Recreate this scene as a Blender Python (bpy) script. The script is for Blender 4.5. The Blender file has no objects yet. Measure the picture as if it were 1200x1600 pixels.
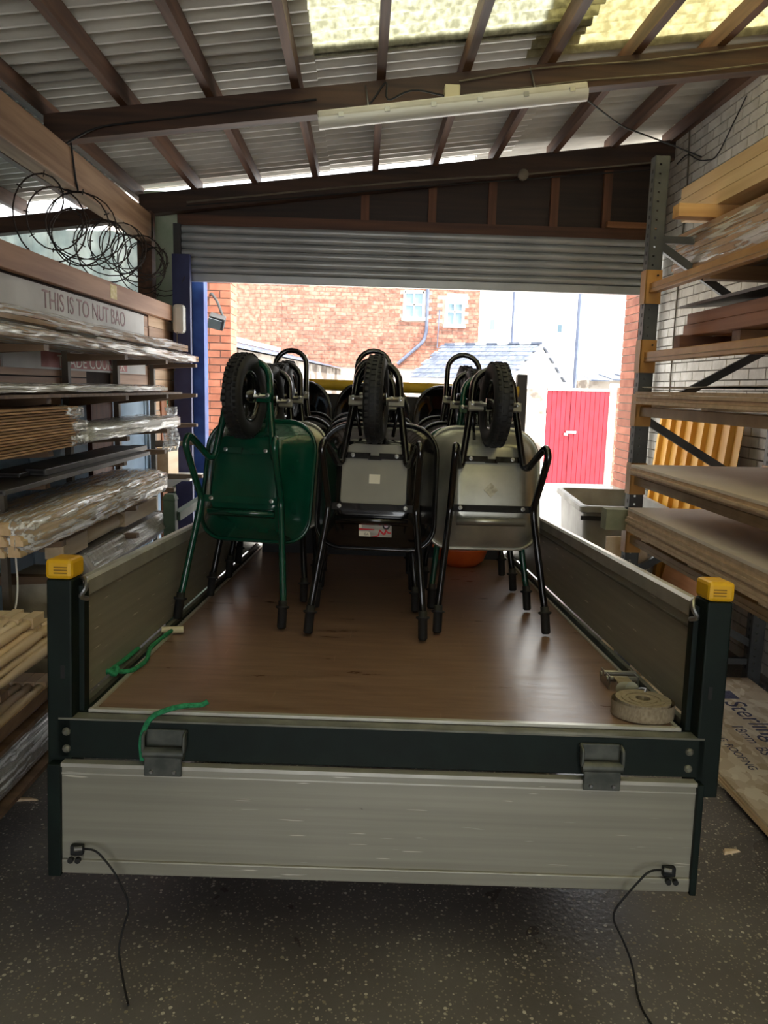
import bpy, math, random
from mathutils import Vector, Matrix, Euler
random.seed(7)
R = math.radians
SC = bpy.context.scene
COL = SC.collection

# ------------------------------------------------------------------ camera
CAM_H, F_PX = 1.8, 1200.0
YAW, PITCH, ROLL = R(1.9), R(9.15), R(1.5)
cam = bpy.data.objects.new('camera', bpy.data.cameras.new('camera')); COL.objects.link(cam)
_f = Vector((math.sin(YAW)*math.cos(PITCH), math.cos(YAW)*math.cos(PITCH), -math.sin(PITCH)))
_r = Vector((math.cos(YAW), -math.sin(YAW), 0)); _u = _r.cross(_f)
_r2 = _r*math.cos(ROLL)+_u*math.sin(ROLL); _u2 = _u*math.cos(ROLL)-_r*math.sin(ROLL)
cam.matrix_world = Matrix(((_r2.x,_u2.x,-_f.x,0),(_r2.y,_u2.y,-_f.y,0),(_r2.z,_u2.z,-_f.z,CAM_H),(0,0,0,1)))
cam.data.sensor_fit = 'VERTICAL'; cam.data.sensor_height = 32.0; cam.data.lens = 32.0*F_PX/1600.0
cam.data.clip_start = .05; cam.data.clip_end = 300
SC.camera = cam

# ------------------------------------------------------------------ sky, sun, exposure
W = bpy.data.worlds.new('sky'); SC.world = W; W.use_nodes = True
wn = W.node_tree.nodes; wl = W.node_tree.links
bg = wn['Background']; bg.inputs['Color'].default_value = (.93,.965,1.0,1); bg.inputs['Strength'].default_value = 2.3
sun = bpy.data.objects.new('sun', bpy.data.lights.new('sun', 'SUN')); COL.objects.link(sun)
sun.data.energy = 8.0; sun.data.angle = R(3); sun.data.color = (1,.95,.86)
sun.rotation_euler = Vector((-.58,.25,-.78)).to_track_quat('-Z','Y').to_euler()
SC.view_settings.view_transform = 'Standard'; SC.view_settings.look = 'None'
SC.view_settings.gamma = 1; SC.view_settings.use_curve_mapping = False
SC.view_settings.exposure = 1.15

# ------------------------------------------------------------------ materials
def lin(c):
    return tuple((v/255/12.92 if v/255 <= .04045 else ((v/255+.055)/1.055)**2.4) for v in c)+(1,)
MATS = {}
def mat(name, c, c2=None, rough=.6, metal=0, scale=8, stretch=(1,1,1), bump=0, bscale=None, detail=4, rand=0, lo=.35, hi=.65, coat=0, spec=.5):
    """principled colour c..c2 mixed by noise in object space; rand = per-object value shift"""
    if name in MATS: return MATS[name]
    m = bpy.data.materials.new(name); m.use_nodes = True; MATS[name] = m
    nt = m.node_tree; N = nt.nodes; L = nt.links; b = N['Principled BSDF']
    b.inputs['Roughness'].default_value = rough; b.inputs['Metallic'].default_value = metal
    b.inputs['Coat Weight'].default_value = coat; b.inputs['Specular IOR Level'].default_value = spec
    c2 = c2 or c
    tc = N.new('ShaderNodeTexCoord'); mp = N.new('ShaderNodeMapping'); mp.inputs['Scale'].default_value = stretch
    L.new(tc.outputs['Object'], mp.inputs['Vector'])
    if rand:
        oi = N.new('ShaderNodeObjectInfo'); va = N.new('ShaderNodeVectorMath'); va.operation = 'SCALE'
        cv = N.new('ShaderNodeCombineXYZ'); L.new(oi.outputs['Random'], cv.inputs[0]); L.new(oi.outputs['Random'], cv.inputs[1])
        L.new(cv.outputs[0], va.inputs[0]); va.inputs['Scale'].default_value = 37
        ad = N.new('ShaderNodeVectorMath'); L.new(tc.outputs['Object'], ad.inputs[0]); L.new(va.outputs[0], ad.inputs[1]); L.new(ad.outputs[0], mp.inputs['Vector'])
    no = N.new('ShaderNodeTexNoise'); no.inputs['Scale'].default_value = scale; no.inputs['Detail'].default_value = detail
    L.new(mp.outputs[0], no.inputs['Vector'])
    rp = N.new('ShaderNodeValToRGB'); rp.color_ramp.elements[0].position = lo; rp.color_ramp.elements[1].position = hi
    rp.color_ramp.elements[0].color = lin(c); rp.color_ramp.elements[1].color = lin(c2)
    L.new(no.outputs['Fac'], rp.inputs['Fac']); out = rp.outputs[0]
    if rand:
        hs = N.new('ShaderNodeHueSaturation'); mr = N.new('ShaderNodeMapRange'); mr.inputs['To Min'].default_value = 1-rand; mr.inputs['To Max'].default_value = 1+rand
        L.new(oi.outputs['Random'], mr.inputs['Value']); L.new(mr.outputs[0], hs.inputs['Value']); L.new(out, hs.inputs['Color']); out = hs.outputs[0]
    L.new(out, b.inputs['Base Color'])
    if bump:
        bp = N.new('ShaderNodeBump'); bp.inputs['Strength'].default_value = bump; bp.inputs['Distance'].default_value = .01
        n2 = no
        if bscale:
            n2 = N.new('ShaderNodeTexNoise'); n2.inputs['Scale'].default_value = bscale; n2.inputs['Detail'].default_value = 3; L.new(mp.outputs[0], n2.inputs['Vector'])
        L.new(n2.outputs['Fac'], bp.inputs['Height']); L.new(bp.outputs[0], b.inputs['Normal'])
    return m
def wood(name, c, c2, axis='y', rough=.6, rand=.12, scale=9):
    st = {'x':(.12,2,2),'y':(2,.12,2),'z':(2,2,.12)}[axis]
    return mat(name, c, c2, rough=rough, scale=scale, stretch=st, rand=rand, bump=.08, detail=5)
def nodes_of(name):
    m = bpy.data.materials.new(name); m.use_nodes = True; MATS[name] = m
    return m, m.node_tree.nodes, m.node_tree.links, m.node_tree.nodes['Principled BSDF']

# concrete floor with exposed pale aggregate
def floor_mat():
    m,N,L,b = nodes_of('floor_concrete')
    tc = N.new('ShaderNodeTexCoord')
    n1 = N.new('ShaderNodeTexNoise'); n1.inputs['Scale'].default_value = 1.3; n1.inputs['Detail'].default_value = 6; L.new(tc.outputs['Object'], n1.inputs['Vector'])
    r1 = N.new('ShaderNodeValToRGB'); r1.color_ramp.elements[0].position=.35; r1.color_ramp.elements[1].position=.7
    r1.color_ramp.elements[0].color = lin((94,89,86)); r1.color_ramp.elements[1].color = lin((128,124,121)); L.new(n1.outputs['Fac'], r1.inputs['Fac'])
    v = N.new('ShaderNodeTexVoronoi'); v.inputs['Scale'].default_value = 56; v.inputs['Randomness'].default_value = 1; L.new(tc.outputs['Object'], v.inputs['Vector'])
    # chip radius differs per cell
    sep = N.new('ShaderNodeSeparateColor'); L.new(v.outputs['Color'], sep.inputs[0])
    mr = N.new('ShaderNodeMapRange'); mr.inputs['From Min'].default_value=.35; mr.inputs['From Max'].default_value=1; mr.inputs['To Min'].default_value=0; mr.inputs['To Max'].default_value=.36; L.new(sep.outputs[0], mr.inputs['Value'])
    lt = N.new('ShaderNodeMath'); lt.operation='LESS_THAN'; L.new(v.outputs['Distance'], lt.inputs[0]); L.new(mr.outputs[0], lt.inputs[1])
    cr = N.new('ShaderNodeValToRGB'); cr.color_ramp.elements[0].color = lin((150,138,112)); cr.color_ramp.elements[1].color = lin((232,228,214)); L.new(sep.outputs[1], cr.inputs['Fac'])
    v2 = N.new('ShaderNodeTexVoronoi'); v2.inputs['Scale'].default_value = 70; L.new(tc.outputs['Object'], v2.inputs['Vector'])
    l2 = N.new('ShaderNodeMath'); l2.operation='LESS_THAN'; l2.inputs[1].default_value=.24; L.new(v2.outputs['Distance'], l2.inputs[0])
    mx0 = N.new('ShaderNodeMix'); mx0.data_type='RGBA'; L.new(l2.outputs[0], mx0.inputs[0]); L.new(r1.outputs[0], mx0.inputs[6]); mx0.inputs[7].default_value = lin((158,150,136))
    mx = N.new('ShaderNodeMix'); mx.data_type='RGBA'; L.new(lt.outputs[0], mx.inputs[0]); L.new(mx0.outputs[2], mx.inputs[6]); L.new(cr.outputs[0], mx.inputs[7])
    L.new(mx.outputs[2], b.inputs['Base Color'])
    n2 = N.new('ShaderNodeTexNoise'); n2.inputs['Scale'].default_value = 45; n2.inputs['Detail'].default_value=4; L.new(tc.outputs['Object'], n2.inputs['Vector'])
    rr = N.new('ShaderNodeMapRange'); rr.inputs['To Min'].default_value=.18; rr.inputs['To Max'].default_value=.42; L.new(n1.outputs['Fac'], rr.inputs['Value']); L.new(rr.outputs[0], b.inputs['Roughness'])
    bp = N.new('ShaderNodeBump'); bp.inputs['Strength'].default_value=.4; bp.inputs['Distance'].default_value=.006; L.new(n2.outputs['Fac'], bp.inputs['Height']); L.new(bp.outputs[0], b.inputs['Normal'])
    return m
# aluminium board with long streaks and dark scuffs
def alu_mat(name, c, c2, axis):
    m,N,L,b = nodes_of(name)
    tc = N.new('ShaderNodeTexCoord'); mp = N.new('ShaderNodeMapping'); L.new(tc.outputs['Object'], mp.inputs['Vector'])
    mp.inputs['Scale'].default_value = (.35,18,18) if axis=='x' else (18,.35,18)
    n1 = N.new('ShaderNodeTexNoise'); n1.inputs['Scale'].default_value=2.2; n1.inputs['Detail'].default_value=5; L.new(mp.outputs[0], n1.inputs['Vector'])
    r1 = N.new('ShaderNodeValToRGB'); r1.color_ramp.elements[0].position=.3; r1.color_ramp.elements[1].position=.75
    r1.color_ramp.elements[0].color=lin(c); r1.color_ramp.elements[1].color=lin(c2); L.new(n1.outputs['Fac'], r1.inputs['Fac'])
    n3 = N.new('ShaderNodeTexNoise'); n3.inputs['Scale'].default_value=2.0; n3.inputs['Detail'].default_value=3; L.new(tc.outputs['Object'], n3.inputs['Vector'])
    mu = N.new('ShaderNodeMix'); mu.data_type='RGBA'; mu.blend_type='MULTIPLY'; mu.inputs[0].default_value=.22; L.new(r1.outputs[0], mu.inputs[6])
    r3 = N.new('ShaderNodeValToRGB'); r3.color_ramp.elements[0].position=.3; r3.color_ramp.elements[1].position=.7; r3.color_ramp.elements[0].color=(.55,.55,.5,1); L.new(n3.outputs['Fac'], r3.inputs['Fac']); L.new(r3.outputs[0], mu.inputs[7])
    mp2 = N.new('ShaderNodeMapping'); mp2.inputs['Scale'].default_value=(1,3.2,3.2) if axis=='x' else (3.2,1,3.2); L.new(tc.outputs['Object'], mp2.inputs['Vector'])
    n2 = N.new('ShaderNodeTexNoise'); n2.inputs['Scale'].default_value=9; n2.inputs['Detail'].default_value=8; n2.inputs['Roughness'].default_value=.7; L.new(mp2.outputs[0], n2.inputs['Vector'])
    r2 = N.new('ShaderNodeValToRGB'); r2.color_ramp.elements[0].position=.25; r2.color_ramp.elements[0].color=(1,1,1,1); r2.color_ramp.elements[1].position=.29; r2.color_ramp.elements[1].color=(0,0,0,1); L.new(n2.outputs['Fac'], r2.inputs['Fac'])
    mx = N.new('ShaderNodeMix'); mx.data_type='RGBA'; L.new(r2.outputs[0], mx.inputs[0]); L.new(mu.outputs[2], mx.inputs[6]); mx.inputs[7].default_value=lin((70,62,50))
    mp4 = N.new('ShaderNodeMapping'); mp4.inputs['Scale'].default_value=(2.2,30,45) if axis=='x' else (30,2.2,45); L.new(tc.outputs['Object'], mp4.inputs['Vector'])
    n4 = N.new('ShaderNodeTexNoise'); n4.inputs['Scale'].default_value=2.6; n4.inputs['Detail'].default_value=2; L.new(mp4.outputs[0], n4.inputs['Vector'])
    r4 = N.new('ShaderNodeValToRGB'); r4.color_ramp.elements[0].position=.70; r4.color_ramp.elements[1].position=.74; L.new(n4.outputs['Fac'], r4.inputs['Fac'])
    mx4 = N.new('ShaderNodeMix'); mx4.data_type='RGBA'; L.new(r4.outputs[0], mx4.inputs[0]); L.new(mx.outputs[2], mx4.inputs[6]); mx4.inputs[7].default_value=lin((226,222,208)); mx=mx4
    L.new(mx.outputs[2], b.inputs['Base Color']); b.inputs['Metallic'].default_value=.35; b.inputs['Roughness'].default_value=.42
    return m
def deck_mat():
    m,N,L,b = nodes_of('phenolic_ply')
    tc = N.new('ShaderNodeTexCoord'); mp = N.new('ShaderNodeMapping'); mp.inputs['Scale'].default_value=(1,6,1); L.new(tc.outputs['Object'], mp.inputs['Vector'])
    n1 = N.new('ShaderNodeTexNoise'); n1.inputs['Scale'].default_value=3; n1.inputs['Detail'].default_value=7; n1.inputs['Roughness'].default_value=.65; L.new(mp.outputs[0], n1.inputs['Vector'])
    r1 = N.new('ShaderNodeValToRGB'); r1.color_ramp.elements[0].position=.3; r1.color_ramp.elements[1].position=.75; r1.color_ramp.elements[0].color=lin((108,80,66)); r1.color_ramp.elements[1].color=lin((152,124,106)); L.new(n1.outputs['Fac'], r1.inputs['Fac'])
    mp2 = N.new('ShaderNodeMapping'); mp2.inputs['Rotation'].default_value=(0,0,.5); mp2.inputs['Scale'].default_value=(30,1.2,1); L.new(tc.outputs['Object'], mp2.inputs['Vector'])
    n2 = N.new('ShaderNodeTexNoise'); n2.inputs['Scale'].default_value=2.5; n2.inputs['Detail'].default_value=2; L.new(mp2.outputs[0], n2.inputs['Vector'])
    r2 = N.new('ShaderNodeValToRGB'); r2.color_ramp.elements[0].position=.70; r2.color_ramp.elements[1].position=.76; L.new(n2.outputs['Fac'], r2.inputs['Fac'])
    mm = N.new('ShaderNodeMath'); mm.operation='MULTIPLY'; mm.inputs[1].default_value=.5; L.new(r2.outputs[0], mm.inputs[0])
    mx = N.new('ShaderNodeMix'); mx.data_type='RGBA'; L.new(mm.outputs[0], mx.inputs[0]); L.new(r1.outputs[0], mx.inputs[6]); mx.inputs[7].default_value=lin((165,140,115))
    L.new(mx.outputs[2], b.inputs['Base Color'])
    rr = N.new('ShaderNodeMapRange'); rr.inputs['To Min'].default_value=.2; rr.inputs['To Max'].default_value=.42; L.new(n1.outputs['Fac'], rr.inputs['Value']); L.new(rr.outputs[0], b.inputs['Roughness'])
    bp = N.new('ShaderNodeBump'); bp.inputs['Strength'].default_value=.15; bp.inputs['Distance'].default_value=.004; L.new(n1.outputs['Fac'], bp.inputs['Height']); L.new(bp.outputs[0], b.inputs['Normal'])
    return m
def film_mat(name='stretch_film', cover=.35, axis='y'):
    m,N,L,b = nodes_of(name)
    b.inputs['Base Color'].default_value=(.93,.94,.96,1); b.inputs['Roughness'].default_value=.14; b.inputs['Specular IOR Level'].default_value=.8
    tc = N.new('ShaderNodeTexCoord'); mp = N.new('ShaderNodeMapping'); mp.inputs['Scale'].default_value={'y':(11,.55,11),'x':(.55,11,11)}[axis]; L.new(tc.outputs['Object'], mp.inputs['Vector'])
    n = N.new('ShaderNodeTexNoise'); n.inputs['Scale'].default_value=5; n.inputs['Detail'].default_value=2.5; n.inputs['Distortion'].default_value=.25; L.new(mp.outputs[0], n.inputs['Vector'])
    r = N.new('ShaderNodeValToRGB'); r.color_ramp.elements[0].position=.47; r.color_ramp.elements[1].position=.60
    r.color_ramp.elements[0].color=(cover*.45,)*3+(1,); r.color_ramp.elements[1].color=(min(1,cover*2),)*3+(1,); L.new(n.outputs['Fac'], r.inputs['Fac'])  # white streaks paint glossy highlights into the film's coverage
    bp = N.new('ShaderNodeBump'); bp.inputs['Strength'].default_value=.8; bp.inputs['Distance'].default_value=.012; L.new(n.outputs['Fac'], bp.inputs['Height']); L.new(bp.outputs[0], b.inputs['Normal'])
    tr = N.new('ShaderNodeBsdfTransparent'); mx = N.new('ShaderNodeMixShader'); L.new(r.outputs[0], mx.inputs[0]); L.new(tr.outputs[0], mx.inputs[1]); L.new(b.outputs[0], mx.inputs[2])
    L.new(mx.outputs[0], N['Material Output'].inputs['Surface'])
    return m
def translucent_mat(name, c, c2, amount=.7, scale=30):
    m,N,L,b = nodes_of(name)
    tc = N.new('ShaderNodeTexCoord'); n = N.new('ShaderNodeTexNoise'); n.inputs['Scale'].default_value=scale; n.inputs['Detail'].default_value=5; L.new(tc.outputs['Object'], n.inputs['Vector'])
    r = N.new('ShaderNodeValToRGB'); r.color_ramp.elements[0].position=.38; r.color_ramp.elements[1].position=.62; r.color_ramp.elements[0].color=lin(c); r.color_ramp.elements[1].color=lin(c2); L.new(n.outputs['Fac'], r.inputs['Fac'])
    t = N.new('ShaderNodeBsdfTranslucent'); L.new(r.outputs[0], t.inputs['Color']); L.new(r.outputs[0], b.inputs['Base Color']); b.inputs['Roughness'].default_value=.4
    mx = N.new('ShaderNodeMixShader'); mx.inputs[0].default_value=amount; L.new(b.outputs[0], mx.inputs[1]); L.new(t.outputs[0], mx.inputs[2]); L.new(mx.outputs[0], N['Material Output'].inputs['Surface'])
    return m
def osb_mat():
    m,N,L,b = nodes_of('osb_strands')
    tc = N.new('ShaderNodeTexCoord'); mp = N.new('ShaderNodeMapping'); mp.inputs['Scale'].default_value=(1.6,1,1); mp.inputs['Rotation'].default_value=(0,0,.4); L.new(tc.outputs['Object'], mp.inputs['Vector'])
    nd = N.new('ShaderNodeTexNoise'); nd.inputs['Scale'].default_value=6; L.new(mp.outputs[0], nd.inputs['Vector'])
    va = N.new('ShaderNodeMix'); va.data_type='VECTOR'; va.inputs[0].default_value=.12; L.new(mp.outputs[0], va.inputs[4]); L.new(nd.outputs['Color'], va.inputs[5])
    v = N.new('ShaderNodeTexVoronoi'); v.inputs['Scale'].default_value=17; L.new(va.outputs[1], v.inputs['Vector'])
    r = N.new('ShaderNodeValToRGB'); e=r.color_ramp.elements; e[0].color=lin((196,170,132)); e[1].color=lin((238,224,198)); se=N.new('ShaderNodeSeparateColor'); L.new(v.outputs['Color'], se.inputs[0]); L.new(se.outputs[0], r.inputs['Fac'])
    L.new(r.outputs[0], b.inputs['Base Color']); b.inputs['Roughness'].default_value=.6
    return m
# ------------------------------------------------------------------ mesh helpers
class MB:
    def __init__(s): s.v=[]; s.f=[]
    def add(s, vs, fs):
        n=len(s.v); s.v += [tuple(p) for p in vs]; s.f += [tuple(i+n for i in f) for f in fs]; return s
    def box(s, x0,x1,y0,y1,z0,z1, m=None):
        vs=[Vector((x,y,z)) for x in (x0,x1) for y in (y0,y1) for z in (z0,z1)]
        if m: vs=[m@p for p in vs]
        return s.add(vs, [(0,1,3,2),(4,6,7,5),(0,4,5,1),(2,3,7,6),(0,2,6,4),(1,5,7,3)])
    def cbox(s, c, d, rot=(0,0,0)):
        m = Matrix.Translation(c)@Euler(rot).to_matrix().to_4x4()
        return s.box(-d[0]/2,d[0]/2,-d[1]/2,d[1]/2,-d[2]/2,d[2]/2,m)
    def bar(s, a, b, w, h, up=(0,0,1)):
        a=Vector(a); b=Vector(b); d=(b-a); l=d.length; d.normalize(); sx=d.cross(Vector(up))
        if sx.length<1e-4: sx=Vector((1,0,0))
        sx.normalize(); uz=sx.cross(d)
        m=Matrix(((sx.x,d.x,uz.x,a.x),(sx.y,d.y,uz.y,a.y),(sx.z,d.z,uz.z,a.z),(0,0,0,1)))
        return s.box(-w/2,w/2,0,l,-h/2,h/2,m)
    def prism(s, poly, axis, a, b):
        """poly of 2-D points extruded along axis from a to b"""
        def p3(q,t):
            return {'x':(t,q[0],q[1]),'y':(q[0],t,q[1]),'z':(q[0],q[1],t)}[axis]
        n=len(poly); vs=[p3(q,a) for q in poly]+[p3(q,b) for q in poly]
        fs=[tuple(range(n)),tuple(range(2*n-1,n-1,-1))]+[(i,i+n,(i+1)%n+n,(i+1)%n) for i in range(n)]
        return s.add(vs,fs)
    def tube(s, pts, r, n=10, closed=False, caps=True):
        pts=[Vector(p) for p in pts]; k=len(pts); rs = r if isinstance(r,(list,tuple)) else [r]*k
        base=len(s.v); prev=None
        for i,p in enumerate(pts):
            if closed: t=pts[(i+1)%k]-pts[i-1]
            else: t=pts[min(i+1,k-1)]-pts[max(i-1,0)]
            t.normalize()
            if prev is None:
                a=Vector((0,0,1)) if abs(t.z)<.9 else Vector((1,0,0)); u=t.cross(a).normalized()
            else:
                u=(prev-t*prev.dot(t)); u = u.normalized() if u.length>1e-6 else t.orthogonal().normalized()
            prev=u; w=t.cross(u)
            for j in range(n):
                an=2*math.pi*j/n; s.v.append(tuple(p+(u*math.cos(an)+w*math.sin(an))*rs[i]))
        for i in range(k if closed else k-1):
            for j in range(n):
                a=base+i*n+j; b=base+i*n+(j+1)%n; c=base+((i+1)%k)*n+(j+1)%n; d=base+((i+1)%k)*n+j
                s.f.append((a,b,c,d))
        if not closed and caps:
            s.f.append(tuple(base+j for j in range(n-1,-1,-1))); s.f.append(tuple(base+(k-1)*n+j for j in range(n)))
        return s
    def lathe(s, prof, n=24, m=None, cap=True):
        """prof (r, h) spun about local z"""
        base=len(s.v)
        for r,h in prof:
            for j in range(n):
                a=2*math.pi*j/n; p=Vector((r*math.cos(a), r*math.sin(a), h)); s.v.append(tuple(m@p if m else p))
        for i in range(len(prof)-1):
            for j in range(n):
                s.f.append((base+i*n+j, base+i*n+(j+1)%n, base+(i+1)*n+(j+1)%n, base+(i+1)*n+j))
        if cap:
            s.f.append(tuple(base+j for j in range(n-1,-1,-1))); s.f.append(tuple(base+(len(prof)-1)*n+j for j in range(n)))
        return s
    def loft(s, rings, caps=True):
        base=len(s.v); n=len(rings[0])
        for rg in rings: s.v += [tuple(p) for p in rg]
        for i in range(len(rings)-1):
            for j in range(n): s.f.append((base+i*n+j, base+i*n+(j+1)%n, base+(i+1)*n+(j+1)%n, base+(i+1)*n+j))
        if caps:
            s.f.append(tuple(base+j for j in range(n-1,-1,-1))); s.f.append(tuple(base+(len(rings)-1)*n+j for j in range(n)))
        return s
    def mesh(s, name, m, smooth=False):
        me=bpy.data.meshes.new(name); me.from_pydata(s.v,[],s.f); me.materials.append(m)
        if smooth: me.polygons.foreach_set('use_smooth',[True]*len(me.polygons))
        me.update(); return me
    def build(s, name, m, parent=None, smooth=False, bevel=0, loc=None, rot=None):
        o = link(name, s.mesh(name,m,smooth), parent, loc, rot)
        if smooth: smooth_by_angle(o)
        if bevel:
            b=o.modifiers.new('bevel','BEVEL'); b.width=bevel; b.segments=2; b.limit_method='ANGLE'; b.harden_normals=False
        return o
def smooth_by_angle(o, ang=40):
    me=o.data
    try:
        me.set_sharp_from_angle(angle=R(ang))
    except Exception: pass
def link(name, data, parent=None, loc=None, rot=None):
    o=bpy.data.objects.new(name, data); COL.objects.link(o)
    if parent: o.parent=parent
    if loc is not None: o.location=loc
    if rot is not None: o.rotation_euler=rot
    return o
def tag(o, label=None, cat=None, group=None, kind=None):
    if label: o['label']=label
    if cat: o['category']=cat
    if group: o['group']=group
    if kind: o['kind']=kind
    return o
def thing(name, label, cat, loc=(0,0,0), rot=(0,0,0), group=None, kind=None, mw=None):
    o=link(name,None,None,loc,rot)
    o.empty_display_size=.1
    if mw is not None: o.matrix_world=mw
    return tag(o,label,cat,group,kind)
def struct(o, label=None): return tag(o,label,None,None,'structure')
def bend(pts, rad=.05, seg=5):
    """round the corners of a polyline"""
    pts=[Vector(p) for p in pts]; out=[pts[0]]
    for i in range(1,len(pts)-1):
        a,b,c=pts[i-1],pts[i],pts[i+1]; u=(a-b); v=(c-b); r=min(rad,u.length*.48,v.length*.48)
        p0=b+u.normalized()*r; p1=b+v.normalized()*r
        for k in range(seg+1):
            t=k/seg; out.append(p0*(1-t)**2+b*2*t*(1-t)+p1*t*t)
    out.append(pts[-1]); return out
def rrect(hx, lo, hi, r_lo, r_hi, n=6):
    """rounded rectangle (x, l), counter-clockwise, own corner radius at low and high end"""
    pts=[]
    for cx,cl,r,a0 in ((hx,lo,r_lo,-90),(hx,hi,r_hi,0),(-hx,hi,r_hi,90),(-hx,lo,r_lo,180)):
        r=min(r,hx); ox=cx-math.copysign(r,cx); ol=cl+r if cl==lo else cl-r
        for k in range(n+1):
            a=R(a0+90*k/n); pts.append((ox+r*math.cos(a), ol+r*math.sin(a)))
    return pts
def text_mesh(name, s, size, m, depth=.001, spacing=1.0):
    cu=bpy.data.curves.new(name,'FONT'); cu.body=s; cu.size=size; cu.extrude=depth; cu.space_character=spacing; cu.align_x='LEFT'
    o=bpy.data.objects.new(name,cu); COL.objects.link(o); dg=bpy.context.evaluated_depsgraph_get()
    me=bpy.data.meshes.new_from_object(o.evaluated_get(dg)); bpy.data.objects.remove(o); bpy.data.curves.remove(cu)
    me.materials.clear(); me.materials.append(m); me.name=name; return me

# common materials
BLACKP = mat('black_paint',(10,10,12),(16,16,18),rough=.16,coat=.5)
GREENP = mat('green_paint',(6,58,42),(8,66,48),rough=.2,coat=.4)
GALV = mat('galvanised_steel',(150,150,140),(186,184,172),rough=.34,metal=.75,scale=5)
STEEL = mat('bright_steel',(170,170,170),rough=.28,metal=.95)
DGREEN = mat('dark_green_frame',(6,20,16),(11,28,23),rough=.55,scale=14,spec=.3)
RUBBER = mat('black_rubber',(20,20,21),(28,28,28),rough=.65)
YELLOW = mat('yellow_plastic',(226,168,20),(236,182,30),rough=.45)
DWOOD = wood('dark_stained_timber',(46,29,20),(80,54,38),'x')
DWOODY = wood('dark_joist_timber',(70,46,34),(112,80,60),'y')
PINE = wood('pine_planed',(208,174,130),(228,200,158),'y')
PINEX = wood('pine_bearer',(196,146,88),(220,176,118),'x')
REDWOOD = wood('reddish_timber',(150,92,58),(182,122,84),'y')
PALEW = wood('pale_whitewood',(218,190,150),(238,216,182),'y')
MDF = mat('mdf_face',(226,208,188),(234,218,200),rough=.55,scale=3,rand=.05)
MDFE = mat('mdf_edge',(194,164,132),(212,182,150),rough=.75,scale=20,rand=.14)
CARD = mat('brown_cardboard',(150,116,80),(174,140,102),rough=.8,scale=10,rand=.08)
WHITEP = mat('white_plastic',(222,220,210),(232,230,222),rough=.45)
CONCR = mat('rough_pale_masonry',(150,142,124),(196,188,168),rough=.9,scale=6,bump=.6,bscale=14)
BLUE_LIT = mat('blue_paint_lit',(44,74,150),(70,112,190),rough=.5,scale=5)
WIRE = mat('rusty_wire',(36,30,28),(62,48,40),rough=.7)
CABLEG = mat('grey_cable',(96,88,74),(120,112,96),rough=.6)
FILM = film_mat('stretch_film',.30)
FILM2 = film_mat('stretch_film_thick',.55)

# ------------------------------------------------------------------ floor, walls, roof
fl = MB().box(-4.7,2.75,-6,7.15,-.15,0).build('floor', floor_mat()); struct(fl,'speckled dark concrete shed floor with pale aggregate chips')
ASPH = mat('pale_tarmac',(186,184,180),(206,204,200),rough=.75,scale=30)
gd = MB().box(-30,30,7.15,60,-.2,-.01).box(-30,30,-40,-6,-.2,-.01).box(-30,-4.7,-6,7.15,-.2,-.01).box(2.75,30,-6,7.15,-.2,-.01).build('ground', ASPH); struct(gd,'pale sunlit tarmac lane outside the shed')

# right wall of painted bricks
WBR = mat('painted_brick',(196,192,180),(222,219,208),rough=.7,scale=7,bump=.35,bscale=30,rand=.07)
JOINT = mat('painted_mortar',(120,116,106),(150,146,136),rough=.9,scale=10)
wr = MB().box(2.628,2.85,-6,7.15,0,4.3).build('wall_right', JOINT); struct(wr,'white painted brick wall behind the pallet racking')
def brick_mesh(name, l, t, h, m):     # along y, face towards -x
    return MB().box(-t,0,0,l,0,h).mesh(name,m)
def brick_field(parent, name, m, y0,y1,z0,z1, place, bl=.215, bh=.065, jt=.01, d=.012, first=None, hide=None):
    """courses of bricks; place(u,z,length) -> location; nearest-first individuals up to 'first', rest one stuff mesh"""
    spots=[]
    k=0; z=z0
    while z < z1:
        u=y0-(bl+jt)*(.5 if k%2 else 0)
        while u < y1:
            a=max(u,y0); b=min(u+bl,y1)
            if b-a>.05 and not (hide and hide((a+b)/2,z+bh/2)): spots.append((a,z,b-a))
            u+=bl+jt
        z+=bh+jt; k+=1
    return spots
white = brick_field(None,'brick',WBR,4.2,6.95,.05,4.05,None)
vis = [s for s in white if s[0]>4.9 and 1.35<s[1]<3.95]
vis.sort(key=lambda s:(not(1.55<s[1]), s[0])); vis=vis[:300]; vs_=set(vis)
bm_cache={}
for (u,z,l) in vis:
    key=round(l,3)
    if key not in bm_cache: bm_cache[key]=brick_mesh('brick',l,.012,.065,WBR)
    link('brick',bm_cache[key],wr,(2.628-random.uniform(0,.0),u,z),(0,0,random.uniform(-.006,.006)))
mb=MB()
for (u,z,l) in white:
    if (u,z,l) not in vs_: mb.box(2.616,2.628,u,u+l,z,z+.065)
tag(mb.build('more_bricks',WBR,wr),kind='stuff')

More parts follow.
